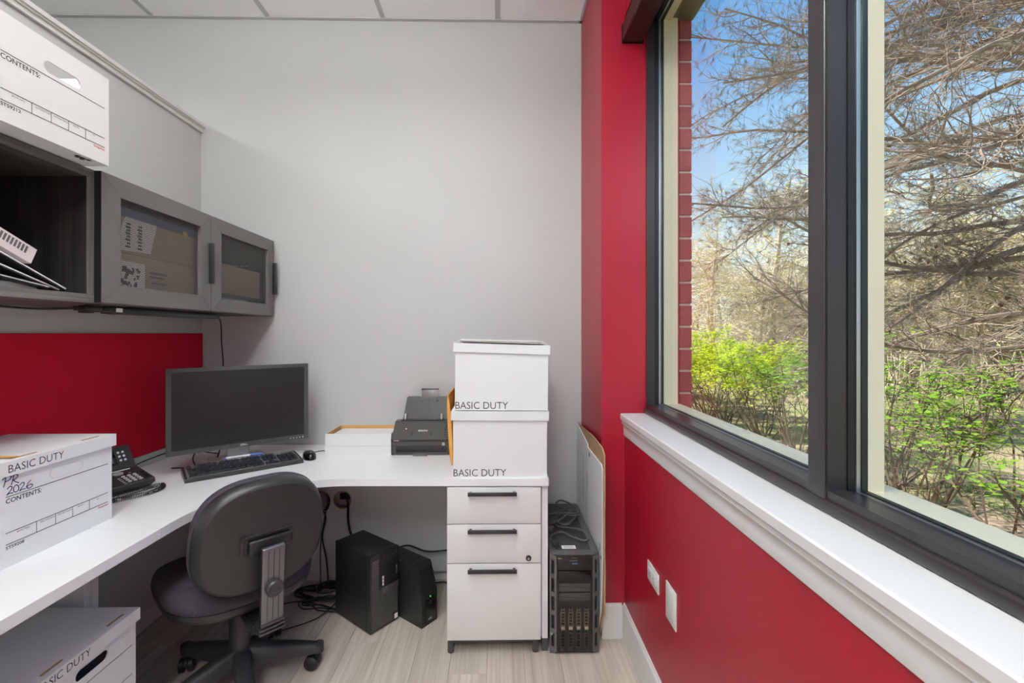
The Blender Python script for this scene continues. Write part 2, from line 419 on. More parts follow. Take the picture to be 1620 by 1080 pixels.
# added linear uplight, out of view, put in to brighten the ceiling and room
pe = thing('added_uplight', 'added linear uplight out of view filling the room with light', 'light', (-.75, .1, 2.66))
G().box(-.09, .09, -.75, .75, 0, .035, bev=.004).build('housing', TRIM, pe)
G().box(-.08, .08, -.73, .73, .0352, .037).build('upper_lens', EM, pe)
for yy in (-.6, .6): G().cyl((0, yy, .03), (0, yy, ZC-2.66), .0015, 6).build('hanging_cable', ALU, pe)
ld = bpy.data.lights.new('lamp', 'AREA'); ld.shape = 'RECTANGLE'; ld.size = .16; ld.size_y = 1.44; ld.energy = SC['added_fill']; ld.color = (.90, .98, 1)
lo = bpy.data.objects.new('lamp', ld); col.objects.link(lo); lo.parent = pe; lo.location = (0, 0, .045); lo.rotation_euler = (PI, 0, 0)

# ------------------------------------------------------------ windows
GL = bpy.data.materials.new('window_glass'); GL.use_nodes = True
n = GL.node_tree.nodes; l = GL.node_tree.links; n.clear()
o_ = n.new('ShaderNodeOutputMaterial'); tr = n.new('ShaderNodeBsdfTransparent'); gl = n.new('ShaderNodeBsdfGlossy'); gl.inputs['Roughness'].default_value = .01
ms = n.new('ShaderNodeMixShader'); tr.inputs[0].default_value = (.97, .985, .975, 1)
lw = n.new('ShaderNodeLayerWeight'); lw.inputs[0].default_value = .5
pw_ = n.new('ShaderNodeMath'); pw_.operation = 'POWER'; pw_.inputs[1].default_value = 5
ad = n.new('ShaderNodeMath'); ad.operation = 'MULTIPLY_ADD'; ad.inputs[1].default_value = .9; ad.inputs[2].default_value = .03
l.new(lw.outputs['Facing'], pw_.inputs[0]); l.new(pw_.outputs[0], ad.inputs[0]); l.new(ad.outputs[0], ms.inputs[0])
l.new(tr.outputs[0], ms.inputs[1]); l.new(gl.outputs[0], ms.inputs[2]); l.new(ms.outputs[0], o_.inputs[0])

def window(name, y0, y1, label):
    """opening between y0 (near) and y1 (far); frame members lie inside it"""
    w_ = structure(name, label)
    zb, zt = 1.000, 2.745
    # inner frame: flush members, stop, spacer, gasket and outer beige trim, each a mitred ring
    def ring(nm, m, xa, xb, inset_b, inset_s, w2, zb_=zb, zt_=zt):
        g = G(); a, b, c, d = y0+inset_s, y1-inset_s, zb_+inset_b, zt_-inset_s
        outer = rect(y0, y1, zb_, zt_); hole = rect(a, b, c, d)
        MM = Matrix(((0, 0, 1, 0), (1, 0, 0, 0), (0, 1, 0, 0), (0, 0, 0, 1)))
        g.plate(outer, [hole], xa, xb, M=MM); return g.build(nm, m, w_, smooth=0)
    ring('inner_frame', FRAME, WX, .688, .038, .004, 0)
    ring('glazing_stop', FRAME2, .6885, .703, .0372, .007, 0)
    ring('spacer', ALU, .7035, .7125, .0374, .0095, 0)
    ring('gasket', GASK, .713, .724, .040, .012, 0)
    ring('outer_trim', BEIGE, .7245, .757, .0375, .012, 0)
    G().box(.707, .710, y0+.005, y1-.005, zb+.02, zt-.006).build('glass_pane', GL, w_, smooth=0)
    return w_
YM0, YM1 = .896, .945
w1 = window('window_1', YM1, YC-.004, 'far window pane in a dark metal frame')
w2 = window('window_2', -.14, YM0, 'near window pane in a dark metal frame')
w3 = window('window_3', -1.19, -.19, 'last window pane in a dark metal frame')
mu = G().box(WX-.004, .705, YM0, YM1, 1.0, 2.745, bev=.0015, seg=1).box(WX-.004, .705, -.19, -.14, 1.0, 2.745, bev=.0015, seg=1)
setk(mu.build('trim_2', FRAME), label='dark vertical mullions between the panes')
setk(G().box(.7055, .757, YM0, YM1, .96, 2.745).box(.7055, .757, -.19, -.14, .96, 2.745).build('trim_3', BEIGE, smooth=0), label='beige outer mullion covers')
# rounded bead under the frame, dark jamb edge strip and outside sill
bead = G()
Pb = [(.652, .9945), (.646, .9945)]+[(.646-.006*math.sin(t), 1.0075-.013*math.cos(t)) for t in [PI*i/8 for i in range(1, 8)]]+[(.646, 1.0205), (.652, 1.0205)]
bead.prism([(x, z) for x, z in Pb], -(YC-.003), 1.19, M=Mx(0)); setk(bead.build('trim_4', FRAME, smooth=40), label='rounded dark bead along the window foot')
setk(G().box(.7575, .787, YC-.016, YC-.002, 1.0375, 2.745).build('trim_7', BEIGE, smooth=0), label='pale outer jamb beside the brick')
setk(G().box(.7575, .80, -1.3, YC+.0, .985, 1.0365).build('trim_5', BEIGE, smooth=0), label='pale outside sill')
setk(G().box(.66, .86, -1.3, YC, 2.745, 2.80).build('trim_6', mat('soffit_metal', (122, 112, 96), .5), smooth=0), label='metal lintel over the windows')
# screws on the bead
for yy in (.945, 1.62):
    pass
# brick pier outside beside the column
wo = structure('wall_outside', 'red brick pier outside the window')
BR = mat('red_brick', (158, 80, 76), .85, var=.12, vscale=30, bump=.9, bscale=160, obj_var=.08)
MO = mat('mortar', (196, 184, 174), .95, bump=.4)
G().box(.80, .852, YC+.006, YC+.9, -.4, 3.32).build('mortar_core', MO, wo, smooth=0)
bh = .0986
proto = G().box(0, .054, 0, .194, 0, bh-.010, bev=.002, seg=1).build('brick', BR, wo)
half = None; cnt = 0
for k in range(26):
    z = .30+bh*k
    for q in range(5):
        y = YC+(.0 if k % 2 == 0 else -.102) + q*.204
        if cnt == 0: o = proto
        else:
            if y < YC-.01:
                if half is None:
                    o = half = G().box(0, .054, 0, .092, 0, bh-.010, bev=.002, seg=1).build('brick', BR, wo)
                else: o = half.copy(); col.objects.link(o)
                y = YC
            else: o = proto.copy(); col.objects.link(o)
        o.location = (.802+R.uniform(-.0008, .0008), y+R.uniform(-.0006, .0006), z); cnt += 1
# roller shade cassette at the window head
rs = thing('roller_shade', 'dark brown roller shade cassette above the window', 'window shade', (.60, 0, 2.64))
DB = mat('dark_brown_metal', (46, 26, 24), .38, metal=.1)
Pc = [(-.052, .0), (.028, .0), (.028, .006), (.034, .006), (.034, .11), (-.034, .11), (-.058, .075), (-.058, .004)]
G().prism([(x, z) for x, z in Pc], -(YC-.012), 1.15, M=Mx(0)).build('cassette', DB, rs, smooth=0)
G().prism([(x, z) for x, z in [(-.060, -.002), (.036, -.002), (.036, .112), (-.034, .112), (-.060, .076)]], -(YC-.002), -(YC-.012), M=Mx(0)).build('end_cap', BLKG, rs, smooth=0)
G().cyl((.012, -1.1, .028), (.012, YC-.03, .028), .017, 20).build('roller_tube', FRAME2, rs)
# ============================================================ DESK
ZD = .74
dk = thing('desk', 'white L-shaped corner desk with a curved inner edge', 'desk', (0, 0, 0))
arc = [(-.63-.430*math.sin(t)**.95, 1.485+.435*math.cos(t)**.95) for t in [PI/2*i/18 for i in range(18, 0, -1)]]
poly = [(-.630, 1.920), (.205, 1.907), (.205, 2.512), (XL+.004, 2.512), (XL+.004, 1.4415), (-1.060, 1.4415)]+arc[0:18]
G().prism(poly, ZD-.031, ZD).build('corner_worktop', DESKW, dk, smooth=30)
G().box(XL+.004, -1.060, -.35, 1.440, ZD-.031, ZD, bev=.0008, seg=1).build('side_worktop', DESKW, dk)
G().box(.177, .203, 1.93, 2.50, .055, ZD-.0315, bev=.0008, seg=1).build('end_panel', STEELW, dk)
G().box(XL+.05, -1.372, 1.552, 1.578, .0, ZD-.0315).build('end_panel', DESKW, dk)
G().box(XL+.05, -1.372, 1.525, 1.5505, .0, ZD-.0315).build('end_panel', DESKW, dk)
G().box(XL+.05, -1.20, -.30, -.274, .0, ZD-.0315).build('end_panel', DESKW, dk)
FOOT = mat('grey_metal_foot', (72, 72, 78), .4, metal=.3)
for yy in (1.932, 2.45): G().box(.178, .202, yy, yy+.04, 0, .055).build('foot', FOOT, dk, label='dark grey metal foot')
MODP = mat('grey_modesty_panel', (196, 195, 194), .5, var=.01)
h1 = circle(-.847, .456, .046, 28)
G().plate(rect(XL+.045, .176, .067, ZD-.0315), [h1, circle(-.960, .456, .046, 28)], 0, .018, M=face((0, 2.478, 0), '-Y')).build('modesty_panel', MODP, dk, smooth=0)
for hx in (-.847, -.960): G().plate(circle(hx, .456, .049, 28), [circle(hx, .456, .0445, 28)], .0, .0188, M=face((0, 2.478, 0), '-Y')).build('hole_rim', KRAFTD, dk)
G().box(XL+.02, XL+.038, 1.585, 2.478, .105, ZD-.0315).build('modesty_panel', MODP, dk, smooth=0)
wo_ = thing('wall_outlet', 'white wall outlet seen through the round cable hole', 'outlet', (-.845, YB, .465))
G().box(-.036, .036, -.006, 0, -.058, .03, bev=.002).build('plate', TRIM, wo_)
G().box(-.028, .028, -.026, -.006, -.02, .012, bev=.003).build('black_plug', BLK, wo_)

# red fabric tack panel on the left wall, white strip below it
tp = thing('tack_panel', 'red fabric tack panel on the left wall above the desk', 'panel', (XL, 0, 0))
G().box(.0, .012, -.35, YB-.003, .795, 1.350, bev=.002, seg=1).build('fabric_board', PANELR, tp)
G().box(.0, .010, -.35, YB-.003, .742, .793).build('lower_strip', WALL, tp)

# ============================================================ PEDESTAL
pd = thing('drawer_pedestal', 'white three drawer pedestal with black bar handles under the desk end', 'drawer cabinet', (-.222, 1.915, 0))
PW, PH = .397, .706
G().box(.004, PW, .016, .55, .062, PH).build('body', STEELW, pd, smooth=0)
zs = [(.551, .703), (.386, .547), (.062, .382)]
for i, (a, b) in enumerate(zs):
    fr_ = G().box(.0, PW-.004, -.004, .0155, a, b, bev=.0015).build('drawer', STEELW, pd)
    hz = b-.022
    g = G().box(.088, .292, -.030, -.018, hz-.007, hz+.007, bev=.001).box(.094, .104, -.019, -.003, hz-.005, hz+.005).box(.276, .286, -.019, -.003, hz-.005, hz+.005)
    g.build('handle', HANDLE, fr_, label='black bar handle')
lk = G().lathe([(.0, 0), (.0115, 0), (.0115, .004), (.009, .006), (0, .006)], 20, M=face((.342, -.004, .406), '-Y')).build('lock', mat('lock_dark', (40, 40, 42), .3, metal=.7), pd)
G().lathe([(0, .006), (.0055, .006), (.0055, .0085), (0, .0085)], 16, M=face((.342, -.004, .406), '-Y')).box(.3412, .3428, -.0131, -.0125, .402, .410).build('lock_core', ALU, pd)
for xx in (.002, .361):
    for yy in (.004, .50):
        lg_ = G().box(xx, xx+.023, yy, yy+.038, .008, .062).build('leg', FOOT, pd, smooth=0)
        G().cyl((xx+.011, yy+.018, 0), (xx+.011, yy+.018, .010), .013).build('glide', BLK, lg_)
G().box(.025, .361, .010, .03, .045, .062).build('base_rail', FOOT, pd, smooth=0)

# ============================================================ OVERHEAD CABINET
CB, CT = 1.443, 1.851
CF = -1.2276
oc = thing('overhead_cabinet', 'dark wood wall cabinet with an open bay and two grey mesh doors', 'cabinet', (0, 0, 0))
xb = XL+.001; xf = CF-.022
def shell(y0, y1):
    G().box(xb, xf, y0, y1, CT-.026, CT, ).build('top_board', DWOOD, oc, smooth=0)
    G().box(xb, xf, y0, y1, CB, CB+.026).build('base_board', DWOOD, oc, smooth=0)
shell(.30, 1.4213); shell(1.4217, 2.506)
for y0 in (.30, 1.3963, 1.4217, 1.930, 2.481):
    G().box(xb, xf, y0, y0+.025, CB+.026, CT-.026).build('upright', DWOODV, oc, smooth=0)
for y0, y1 in ((.30, 1.4213), (1.4217, 2.506)):
    for z0 in (CB, CT-.026): G().box(xf, xf+.001, y0, y1, z0, z0+.026).build('edge_band', EDGEW, oc, smooth=0)
for y0 in (.30, 1.3963): G().box(xf, xf+.001, y0, y0+.025, CB+.026, CT-.026).build('edge_band', EDGEV, oc, smooth=0)
G().box(xf+.0012, CF-.0005, 1.4214, 1.4224, CB+.002, CT-.001).build('door_edge_strip', FRAME2, oc, smooth=0)
G().box(xb, xb+.010, .325, 1.3963, CB+.026, CT-.026).build('back_board', DWOODV, oc, smooth=0)
G().box(xb, xb+.010, 1.4467, 2.481, CB+.026, CT-.026).build('back_board', DWOODV, oc, smooth=0)
G().cyl((xb+.012, .9, 1.79), (xb+.02, .9, 1.79), .013).build('wall_fixing_cap', BLK, oc)

def mesh_panel(y0, y1, z0, z1, x, th=.0005, pitch=.0068):
    """perforated sheet: staggered hexagonal cells, each a ring round an open hole"""
    V = []; F = []; rH = pitch/math.sqrt(3); rh = pitch*.40
    ny = int((y1-y0)/pitch)+2; nz = int((z1-z0)/(rH*1.5))+2
    for r_ in range(nz):
        for c_ in range(ny):
            cy = y0+(c_+(.5 if r_ % 2 else 0))*pitch; cz = z0+r_*rH*1.5
            if cy < y0-pitch*.1 or cy > y1+pitch*.1 or cz > z1+rH*.3: continue
            b = len(V)
            for rad in (rH, rh):
                for k in range(6):
                    a = PI/6+PI/3*k
                    V.append((x, min(max(cy+rad*math.cos(a), y0), y1), min(max(cz+rad*math.sin(a), z0), z1)))
            for k in range(6): V.append((x-th,)+V[b+6+k][1:])
            for k in range(6):
                k2 = (k+1) % 6
                F.append((b+k, b+k2, b+6+k2, b+6+k)); F.append((b+6+k, b+6+k2, b+12+k2, b+12+k))
    g = G(); g.v = V; g.f = F; return g
MESHM = mat('perforated_metal', (84, 82, 80), .5, metal=.3)
for (y0, y1) in ((1.4225, 1.954), (1.957, 2.492)):
    z0, z1 = CB+.002, CT-.001
    fx0, fx1 = CF-.020, CF
    s = .072 if y0 < 1.5 else .070
    MM = Matrix(((0, 0, 1, 0), (1, 0, 0, 0), (0, 1, 0, 0), (0, 0, 0, 1)))
    g = G()
    a, b, c_, e_ = y0, y1, z0, z1; i0, i1, j0, j1 = y0+s, y1-s+.006, z0+s-.012, z1-s+.010
    gap = .0004
    for q in ([(a, c_), (b, c_), (i1, j0), (i0, j0)], [(b, c_), (b, e_), (i1, j1), (i1, j0)], [(b, e_), (a, e_), (i0, j1), (i1, j1)], [(a, e_), (a, c_), (i0, j0), (i0, j1)]):
        cx = sum(p[0] for p in q)/4; cy = sum(p[1] for p in q)/4
        q2 = [(p[0]+(cx-p[0])*.0022, p[1]+(cy-p[1])*.0035) for p in q]
        g.prism(q2, fx0, fx1, M=MM)
    dr = g.build('door', CABF, oc, smooth=0)
    mesh_panel(i0-.002, i1+.002, j0-.002, j1+.002, CF-.012).build('perforated_screen', MESHM, dr, smooth=0, clean=False)
    hy = y1-.012; zc = (z0+z1)/2-.003
    G().box(CF+.0003, CF+.022, hy-.004, hy+.006, zc-.085, zc+.085, bev=.0015).build('handle', HANDLE, dr, label='black bar handle')

# under-cabinet light strip
ul = thing('task_light', 'black strip light under the wall cabinet', 'light', (-1.345, 1.575, CB))
G().box(-.020, .020, 0, .60, -.026, -.002, bev=.003).build('housing', BLK, ul)
G().box(-.016, .016, .02, .58, -.0275, -.026).build('diffuser', mat('smoked_lens', (60, 60, 60), .3), ul)
G().box(.0202, .0208, .018, .045, -.020, -.006).build('label', PAPER, ul)
g = G().box(-.024, .024, -.035, -.002, -.022, -.004, bev=.003).box(-.018, .022, -.10, -.037, -.020, -.006, bev=.002).box(-.03, -.012, -.07, -.03, -.026, -.002, bev=.002).box(.006, .02, -.085, -.045, -.003, 0)
g.build('connector', BLK, ul)
c1 = spline([(.0, -.10, -.013), (-.03, -.22, -.020), (-.06, -.40, -.012), (-.08, -.70, -.010)], 8)
G().tube(c1, .0035, 6).build('cord', RUB, ul)
c2 = spline([(.0, .60, -.014), (.006, .613, -.018), (.012, .622, -.05), (.013, .626, -.14), (.018, .63, -.25), (.012, .632, -.38), (.010, .634, -.52), (.0, .636, -.64), (-.03, .66, -.699)], 8)
G().tube(c2, .0035, 6).build('cord', RUB, ul)

# ---- things in the open bay
def sheet(g, c, w_, d_, yaw, pitch, roll=0, th=.0012, curl=0):
    M = Matrix.Translation(c) @ Matrix.Rotation(yaw, 4, 'Z') @ Matrix.Rotation(roll, 4, 'Y') @ Matrix.Rotation(pitch, 4, 'X')
    n_ = 8; top = []; 
    for i in range(n_+1):
        v = -d_/2+d_*i/n_; zz = curl*((i/n_)**2)
        top.append((v, zz))
    vs = []; fs = []
    for (v, zz) in top:
        for u in (-w_/2, w_/2):
            vs += [(u, v, zz), (u, v, zz+th)]
    for i in range(n_):
        a = i*4; fs += [(a, a+2, a+6, a+4), (a+1, a+5, a+7, a+3), (a, a+4, a+5, a+1), (a+2, a+3, a+7, a+6)]
    fs += [(0, 1, 3, 2), (n_*4, n_*4+2, n_*4+3, n_*4+1)]
    g.add(vs, fs, M); return g
zs0 = CB+.026
fo = [((-1.388, 1.190, zs0+.078), .25, .34, .0, -.42, 'white', 'glossy white folder leaning steepest in the open bay'),
      ((-1.385, 1.172, zs0+.054), .24, .33, .04, -.30, 'white', 'white folder with a black spine under the steepest one'),
      ((-1.380, 1.13, zs0+.033), .24, .33, -.03, -.15, 'grey', 'grey printed booklet lying lower in the open bay')]
FOLDER = {'white': mat('folder_white', (232, 232, 232), .25), 'grey': mat('folder_grey', (176, 178, 182), .3, var=.15, vscale=25)}
for (c, w_, d_, yw, pt, m_, lb) in fo:
    o = tag(sheet(G(), c, w_, d_, yw, pt, th=.0035).build('folder', FOLDER[m_]), lb, 'folder')
    sheet(G(), (c[0]+.0, c[1], c[2]-.005), w_*1.01, d_*.98, yw, pt, th=.002).build('dark_cover', FRAME2, o)
g = G()
for k in range(9):
    sheet(g, (-1.385+R.uniform(-.006, .0), 1.12+R.uniform(-.03, .03), zs0+.0012+.0017*k), .23, .30, R.uniform(-.06, .06), 0, th=.001)
pp = g.build('paper_pile', PAPER); tag(pp, 'fanned pile of loose white papers on the cabinet shelf', 'papers'); pp['kind'] = 'stuff'
cb_ = thing('small_carton', 'small printed white carton with an open brown end on the folders', 'carton', (-1.335, 1.150, 1.611), rot=(-.40, 0, .04))
G().plate(rect(-.06, .06, -.022, .022), [rect(-.058, .058, -.020, .020)], -.13, .13, M=Matrix(((1, 0, 0, 0), (0, 0, 1, 0), (0, 1, 0, 0), (0, 0, 0, 1)))).build('sleeve', mat('pinkish_carton', (226, 214, 212), .5), cb_)
G().box(-.0575, .0575, -.12, .10, -.0195, .0195).build('inside', KRAFTD, cb_)
g = G()
for k in range(7): g.box(.0601, .0604, -.12+.0*k, -.03, -.016+.0045*k, -.0150+.0045*k)
for k in range(9): g.box(.0601, .0604, .02+.010*k, .026+.010*k, -.004, .016)
g.build('printed_lines', INKG, cb_)

# ---- cartons behind the mesh doors
def carton(name, label, loc, sx, sy, sz, rz, m, tape=None, parts=()):
    t = thing(name, label, 'carton', loc, rz)
    G().box(-sx/2, sx/2, -sy/2, sy/2, 0, sz, bev=.002).build('carton_body', m, t)
    if tape: G().box(-sx/2-.0004, sx/2+.0004, -sy/2-.0004, sy/2+.0004, sz*tape[1], sz*tape[2]).build('coloured_band', tape[0], t)
    for (nm, y0, y1, z0, z1, m2) in parts:
        G().box(sx/2+.0003, sx/2+.0012, y0, y1, z0, z1).build(nm, m2, t)
    return t
BLUE = mat('blue_band', (66, 78, 140), .5); NAVY = mat('navy_print', (44, 46, 86), .5); YEL = mat('yellow_mark', (236, 190, 60), .5)
TAN = mat('tan_carton', (186, 160, 132), .7, var=.04)
t = carton('brown_carton', 'lower tan carton with a white sticker behind the first mesh door', (-1.43, 1.69, zs0), .34, .46, .150, 0, TAN,
           parts=[('sticker', -.195, -.055, .012, .125, PAPER), ('printed_lines', -.03, .05, .095, .102, INKG), ('printed_lines', -.03, .04, .08, .086, INKG), ('printed_lines', -.02, .05, .06, .066, INKG)])
g = G(); r3 = random.Random(5)
for k in range(46): 
    a, b = r3.uniform(-.165, -.09), r3.uniform(.03, .10); g.box(.1713, .1718, a, a+r3.uniform(.004, .014), b, b+r3.uniform(.004, .012))
g.build('printed_marks', INK, t)
t = carton('brown_carton', 'upper tan carton with a blue band and tilted sticker behind the first mesh door', (-1.43, 1.70, zs0+.151), .34, .42, .150, 0, TAN, tape=(BLUE, .80, 1.003),
           parts=[('yellow_mark', .13, .155, .115, .135, YEL)])
MM = face((.1713, -.20, .005), '+X') @ Matrix.Rotation(.0, 4, 'Z')
G().prism([(0, .0), (.16, .01), (.19, .118), (.05, .118)], 0, .0008, M=MM).build('sticker', PAPER, t)
g = G()
for k in range(8):
    for q in range(2): g.box(.1724, .1728, -.15+.05*q+.004*(k % 2), -.13+.05*q, .02+.011*k, .027+.011*k)
g.build('printed_marks', INK, t)
carton('brown_carton', 'wide tan carton behind the second mesh door', (-1.42, 2.20, zs0+.062), .32, .42, .135, 0, TAN)
t = carton('blue_carton', 'flat navy printed carton under the wide one behind the second mesh door', (-1.43, 2.20, zs0), .34, .44, .060, 0, NAVY)
g = G()
for k in range(3): g.box(.1703, .1708, -.16+.01*k, .02+.03*k, .012+.014*k, .016+.014*k)
g.build('printed_lines', PAPER, t)
o = sheet(G(), (-1.42, 2.20, zs0+.1985), .26, .36, .1, 0, th=.002, curl=.03).build('loose_bag', mat('plastic_bag', (150, 140, 132), .3)); tag(o, 'crumpled clear bag lying on the wide tan carton', 'bag')
# ============================================================ STORAGE BOXES
def bankers_box(label, loc, rz, W, L, H, lid=True, end_print=True, code='ST59208', side_print=False, handle='cut', lid_text=True, group=None, lid_tilt=0, zl=(.184, .090, .060), marker=False, lid_text_v=.008, rot=None):
    t = thing('storage_box', label, 'box', loc, rz, group, rot=rot)
    th = .004
    zt = H-(.002 if lid else 0)
    hp = []
    if handle == 'cut': hp = [stadium(.012, H-.068, .104, .030)]
    # walls: the label end (+X), the other end, the two sides and the base
    G().plate(rect(-W/2, W/2, 0, zt), hp, -th, 0, M=face((0, 0, 0), '+X')).build('label_end', CARD, t, smooth=0)
    G().plate(rect(-W/2, W/2, 0, zt), [stadium(0, H-.068, .104, .030)], -th, 0, M=face((-L, 0, 0), '-X')).build('plain_end', CARD, t, smooth=0)
    G().box(-L+th, -th, -W/2, -W/2+th, 0, zt).build('long_side', CARD, t, smooth=0)
    G().box(-L+th, -th, W/2-th, W/2, 0, zt).build('long_side', CARD, t, smooth=0)
    G().box(-L+th, -th, -W/2+th, W/2-th, .001, .005).build('base', CARD, t, smooth=0)
    F = face((0, -W/2, 0), '+X')
    if handle == 'outline':
        g = G(); a = stadium(W/2+.012, H-.068, .104, .030); b = stadium(W/2+.012, H-.068, .102, .028)
        g.plate(a, [b], .0, .0003, M=F); g.build('handle_crease', mat('crease', (196, 196, 196), .7), t)
    if end_print:
        u0, u1 = .013, W-.015
        g = G(); F3 = F
        for z in zl: g.box(u0, u1, z-.0008, z+.0008, .0002, .0005, M=F)
        for f_ in (.255, .43, .60, .78): g.box(u0+(u1-u0)*f_-.0006, u0+(u1-u0)*f_+.0006, zl[2], zl[1], .0002, .0005, M=F)
        g.build('printed_rules', INK, t, smooth=0)
        at = lambda u, v: face((0, -W/2+u, v), '+X')
        lettering('CONTENTS:', .092, .0125, at(u0, zl[0]-.0175), INK, t, bold=.012)
        zz = zl[1]-.0085
        for wd, a, b in (('BOX NO.', .09, .20), ('BOX LOCATION', .29, .42), ('DESTROY DATE', .455, .59), ('FROM', .65, .71), ('TO', .86, .885)):
            lettering(wd, (u1-u0)*(b-a), .0045, at(u0+(u1-u0)*a, zz), INKG, t)
        lettering(code, .046, .0085, at(u0, zl[2]-.013), INK, t, bold=.015)
        lettering('Staples', .036, .0085, at(u1-.036, zl[2]-.0125), INKR, t, bold=.01)
    if side_print:
        lettering('BASIC DUTY', .222, .030, face((-L+.0+.002, -W/2, .006), '-Y'), INK, t, bold=-.004)
    if lid:
        g = G(); e = .008; sk = .038
        lt = H+.001
        
        g.box(-L-e, e, -W/2-e, W/2+e, lt-.003, lt)
        g.box(e-.003, e, -W/2-e, W/2+e, lt-sk, lt-.003).box(-L-e, -L-e+.003, -W/2-e, W/2+e, lt-sk, lt-.003)
        g.box(-L-e+.003, e-.003, -W/2-e, -W/2-e+.003, lt-sk, lt-.003).box(-L-e+.003, e-.003, W/2+e-.003, W/2+e, lt-sk, lt-.003)
        ld = g.build('lid', CARD, t, smooth=0)
        # pivot the lid slightly
        if lid_tilt:
            P0 = Matrix.Translation((-L/2, 0, lt)) @ Matrix.Rotation(lid_tilt, 4, 'Y') @ Matrix.Translation((L/2, 0, -lt))
            ld.matrix_local = P0
        sl = G()
        for yy in (.105, -.092):
            G().box(-.017, -.0110, yy-.029, yy+.029, lt+.0002, lt+.0016).build('tab_slot', KRAFTD, ld, label='brown cut tab slot')
        if lid_text:
            lettering('BASIC DUTY', .150, .0205, face((e, -W/2+.012, lt-sk+lid_text_v), '+X'), INK, ld, bold=-.004)
    if marker:
        # hand-written blue strokes
        def stroke(g, pts, wd=.0011):
            pts = spline(pts, 5)
            for i in range(len(pts)-1):
                a, b = pts[i], pts[i+1]; d = (b-a)
                if d.length < 1e-6: continue
                nrm = Vector((-d.y, d.x)).normalized()*wd if False else Vector((-d[1], d[0], 0)).normalized()*wd
                d = d.normalized()*wd*.5
                g.add([a-nrm-d, b-nrm+d, b+nrm+d, a+nrm-d], [(0, 1, 2, 3)], F @ Matrix.Translation((0, 0, .0006)))
        hw = G()
        X0, Z0 = .003, H-.063
        def S(p): return [(X0+x*.0011, Z0+y*.00085, 0) for x, y in p]
        stroke(hw, S([(4, 0), (7, 12), (9, 27)])); stroke(hw, S([(2, 22), (10, 29), (20, 26), (17, 17), (7, 14)]))
        stroke(hw, S([(21, -1), (24, 12), (27, 27)])); stroke(hw, S([(20, 22), (29, 28), (36, 23), (32, 15), (24, 13)])); stroke(hw, S([(25, 13), (31, 5), (38, -1)]))
        S2 = lambda p: [(X0+.012+x*.00115, Z0-.0235+y*.0008, 0) for x, y in p]
        stroke(hw, S2([(1, 19), (6, 25), (11, 22), (10, 14), (3, 4), (0, 0), (6, 3), (13, 1)]))
        stroke(hw, S2([(20, 24), (15, 18), (15, 6), (19, 1), (25, 5), (25, 18), (20, 24)]))
        stroke(hw, S2([(28, 19), (33, 25), (38, 22), (36, 14), (30, 5), (28, 0), (34, 3), (41, 1)]))
        stroke(hw, S2([(53, 25), (47, 18), (43, 7), (46, 0), (53, 0), (57, 6), (53, 11), (47, 9), (44, 5)]))
        hw.build('handwriting', INKB, t, smooth=0, label='blue handwritten PR 2026')
    return t
# on the desk by the left wall
b2 = bankers_box('lidded white storage box with blue handwriting on the desk', (-1.282, 1.357, ZD), 0, .336, .345, .276, handle='outline', marker=True)
G().prism(stadium(0, 0, .07, .022), 0, .0006, M=face((-.045, -.12, .2803), '+Z')).build('torn_opening', KRAFT, b2)
# in the overhead cabinet, open, on top
b1 = bankers_box('open white storage box on top of the wall cabinet', (-1.175, 1.232, CT+.0005), 0, .31, .40, .260, lid=False, zl=(.166, .077, .050), code='ST59212')
g = G()
for k, (a, b, c_) in enumerate(((-.020, .075, .010), (-.022, .092, .012), (-.018, .108, .009), (-.030, .084, .007), (-.030, .100, .008))):
    g.box(a-c_/2, a+c_/2, b-c_/2, b+c_/2, -.0006, .0009)
g.build('printed_marks', INK, b1)
# under the desk, on a plain carton
bankers_box('lidded white storage box under the desk beside the chair', (-1.156, 1.299, .197), 0, .33, .40, .279, zl=(.175, .085, .055), lid_text_v=.011)
uc = thing('flat_carton', 'plain white carton underneath the lidded box under the desk', 'carton', (-1.37, 1.299, 0))
G().box(-.20, .20, -.16, .16, 0, .1965, bev=.002).build('carton_body', CARD, uc)
# the stack at the desk end
bankers_box('lower lidded white box of the stack at the desk end', (.199, 1.925+.165, ZD), 0, .33, .397, .279, side_print=True, end_print=False, lid_text=False, lid_tilt=.008)
bankers_box('upper lidded white box of the stack at the desk end', (.201, 1.925+.168, ZD+.282), 0, .33, .393, .279, side_print=True, end_print=False, lid_text=False, lid_tilt=.024, rot=(0, .008, .01))
g = G(); sheet(g, (.01, 2.07, 1.312), .37, .28, .02, 0, roll=.022, th=.0012, curl=.004)
o = g.build('manila_folder', mat('manila', (214, 196, 170), .7)); tag(o, 'thin manila folder lying on the upper stacked box', 'folder')
o = sheet(G(), (.0, 2.06, 1.3155), .36, .27, .05, 0, roll=.022, th=.0008, curl=.003).build('paper_sheet', PAPER); tag(o, 'white paper lying on the manila folder', 'paper')

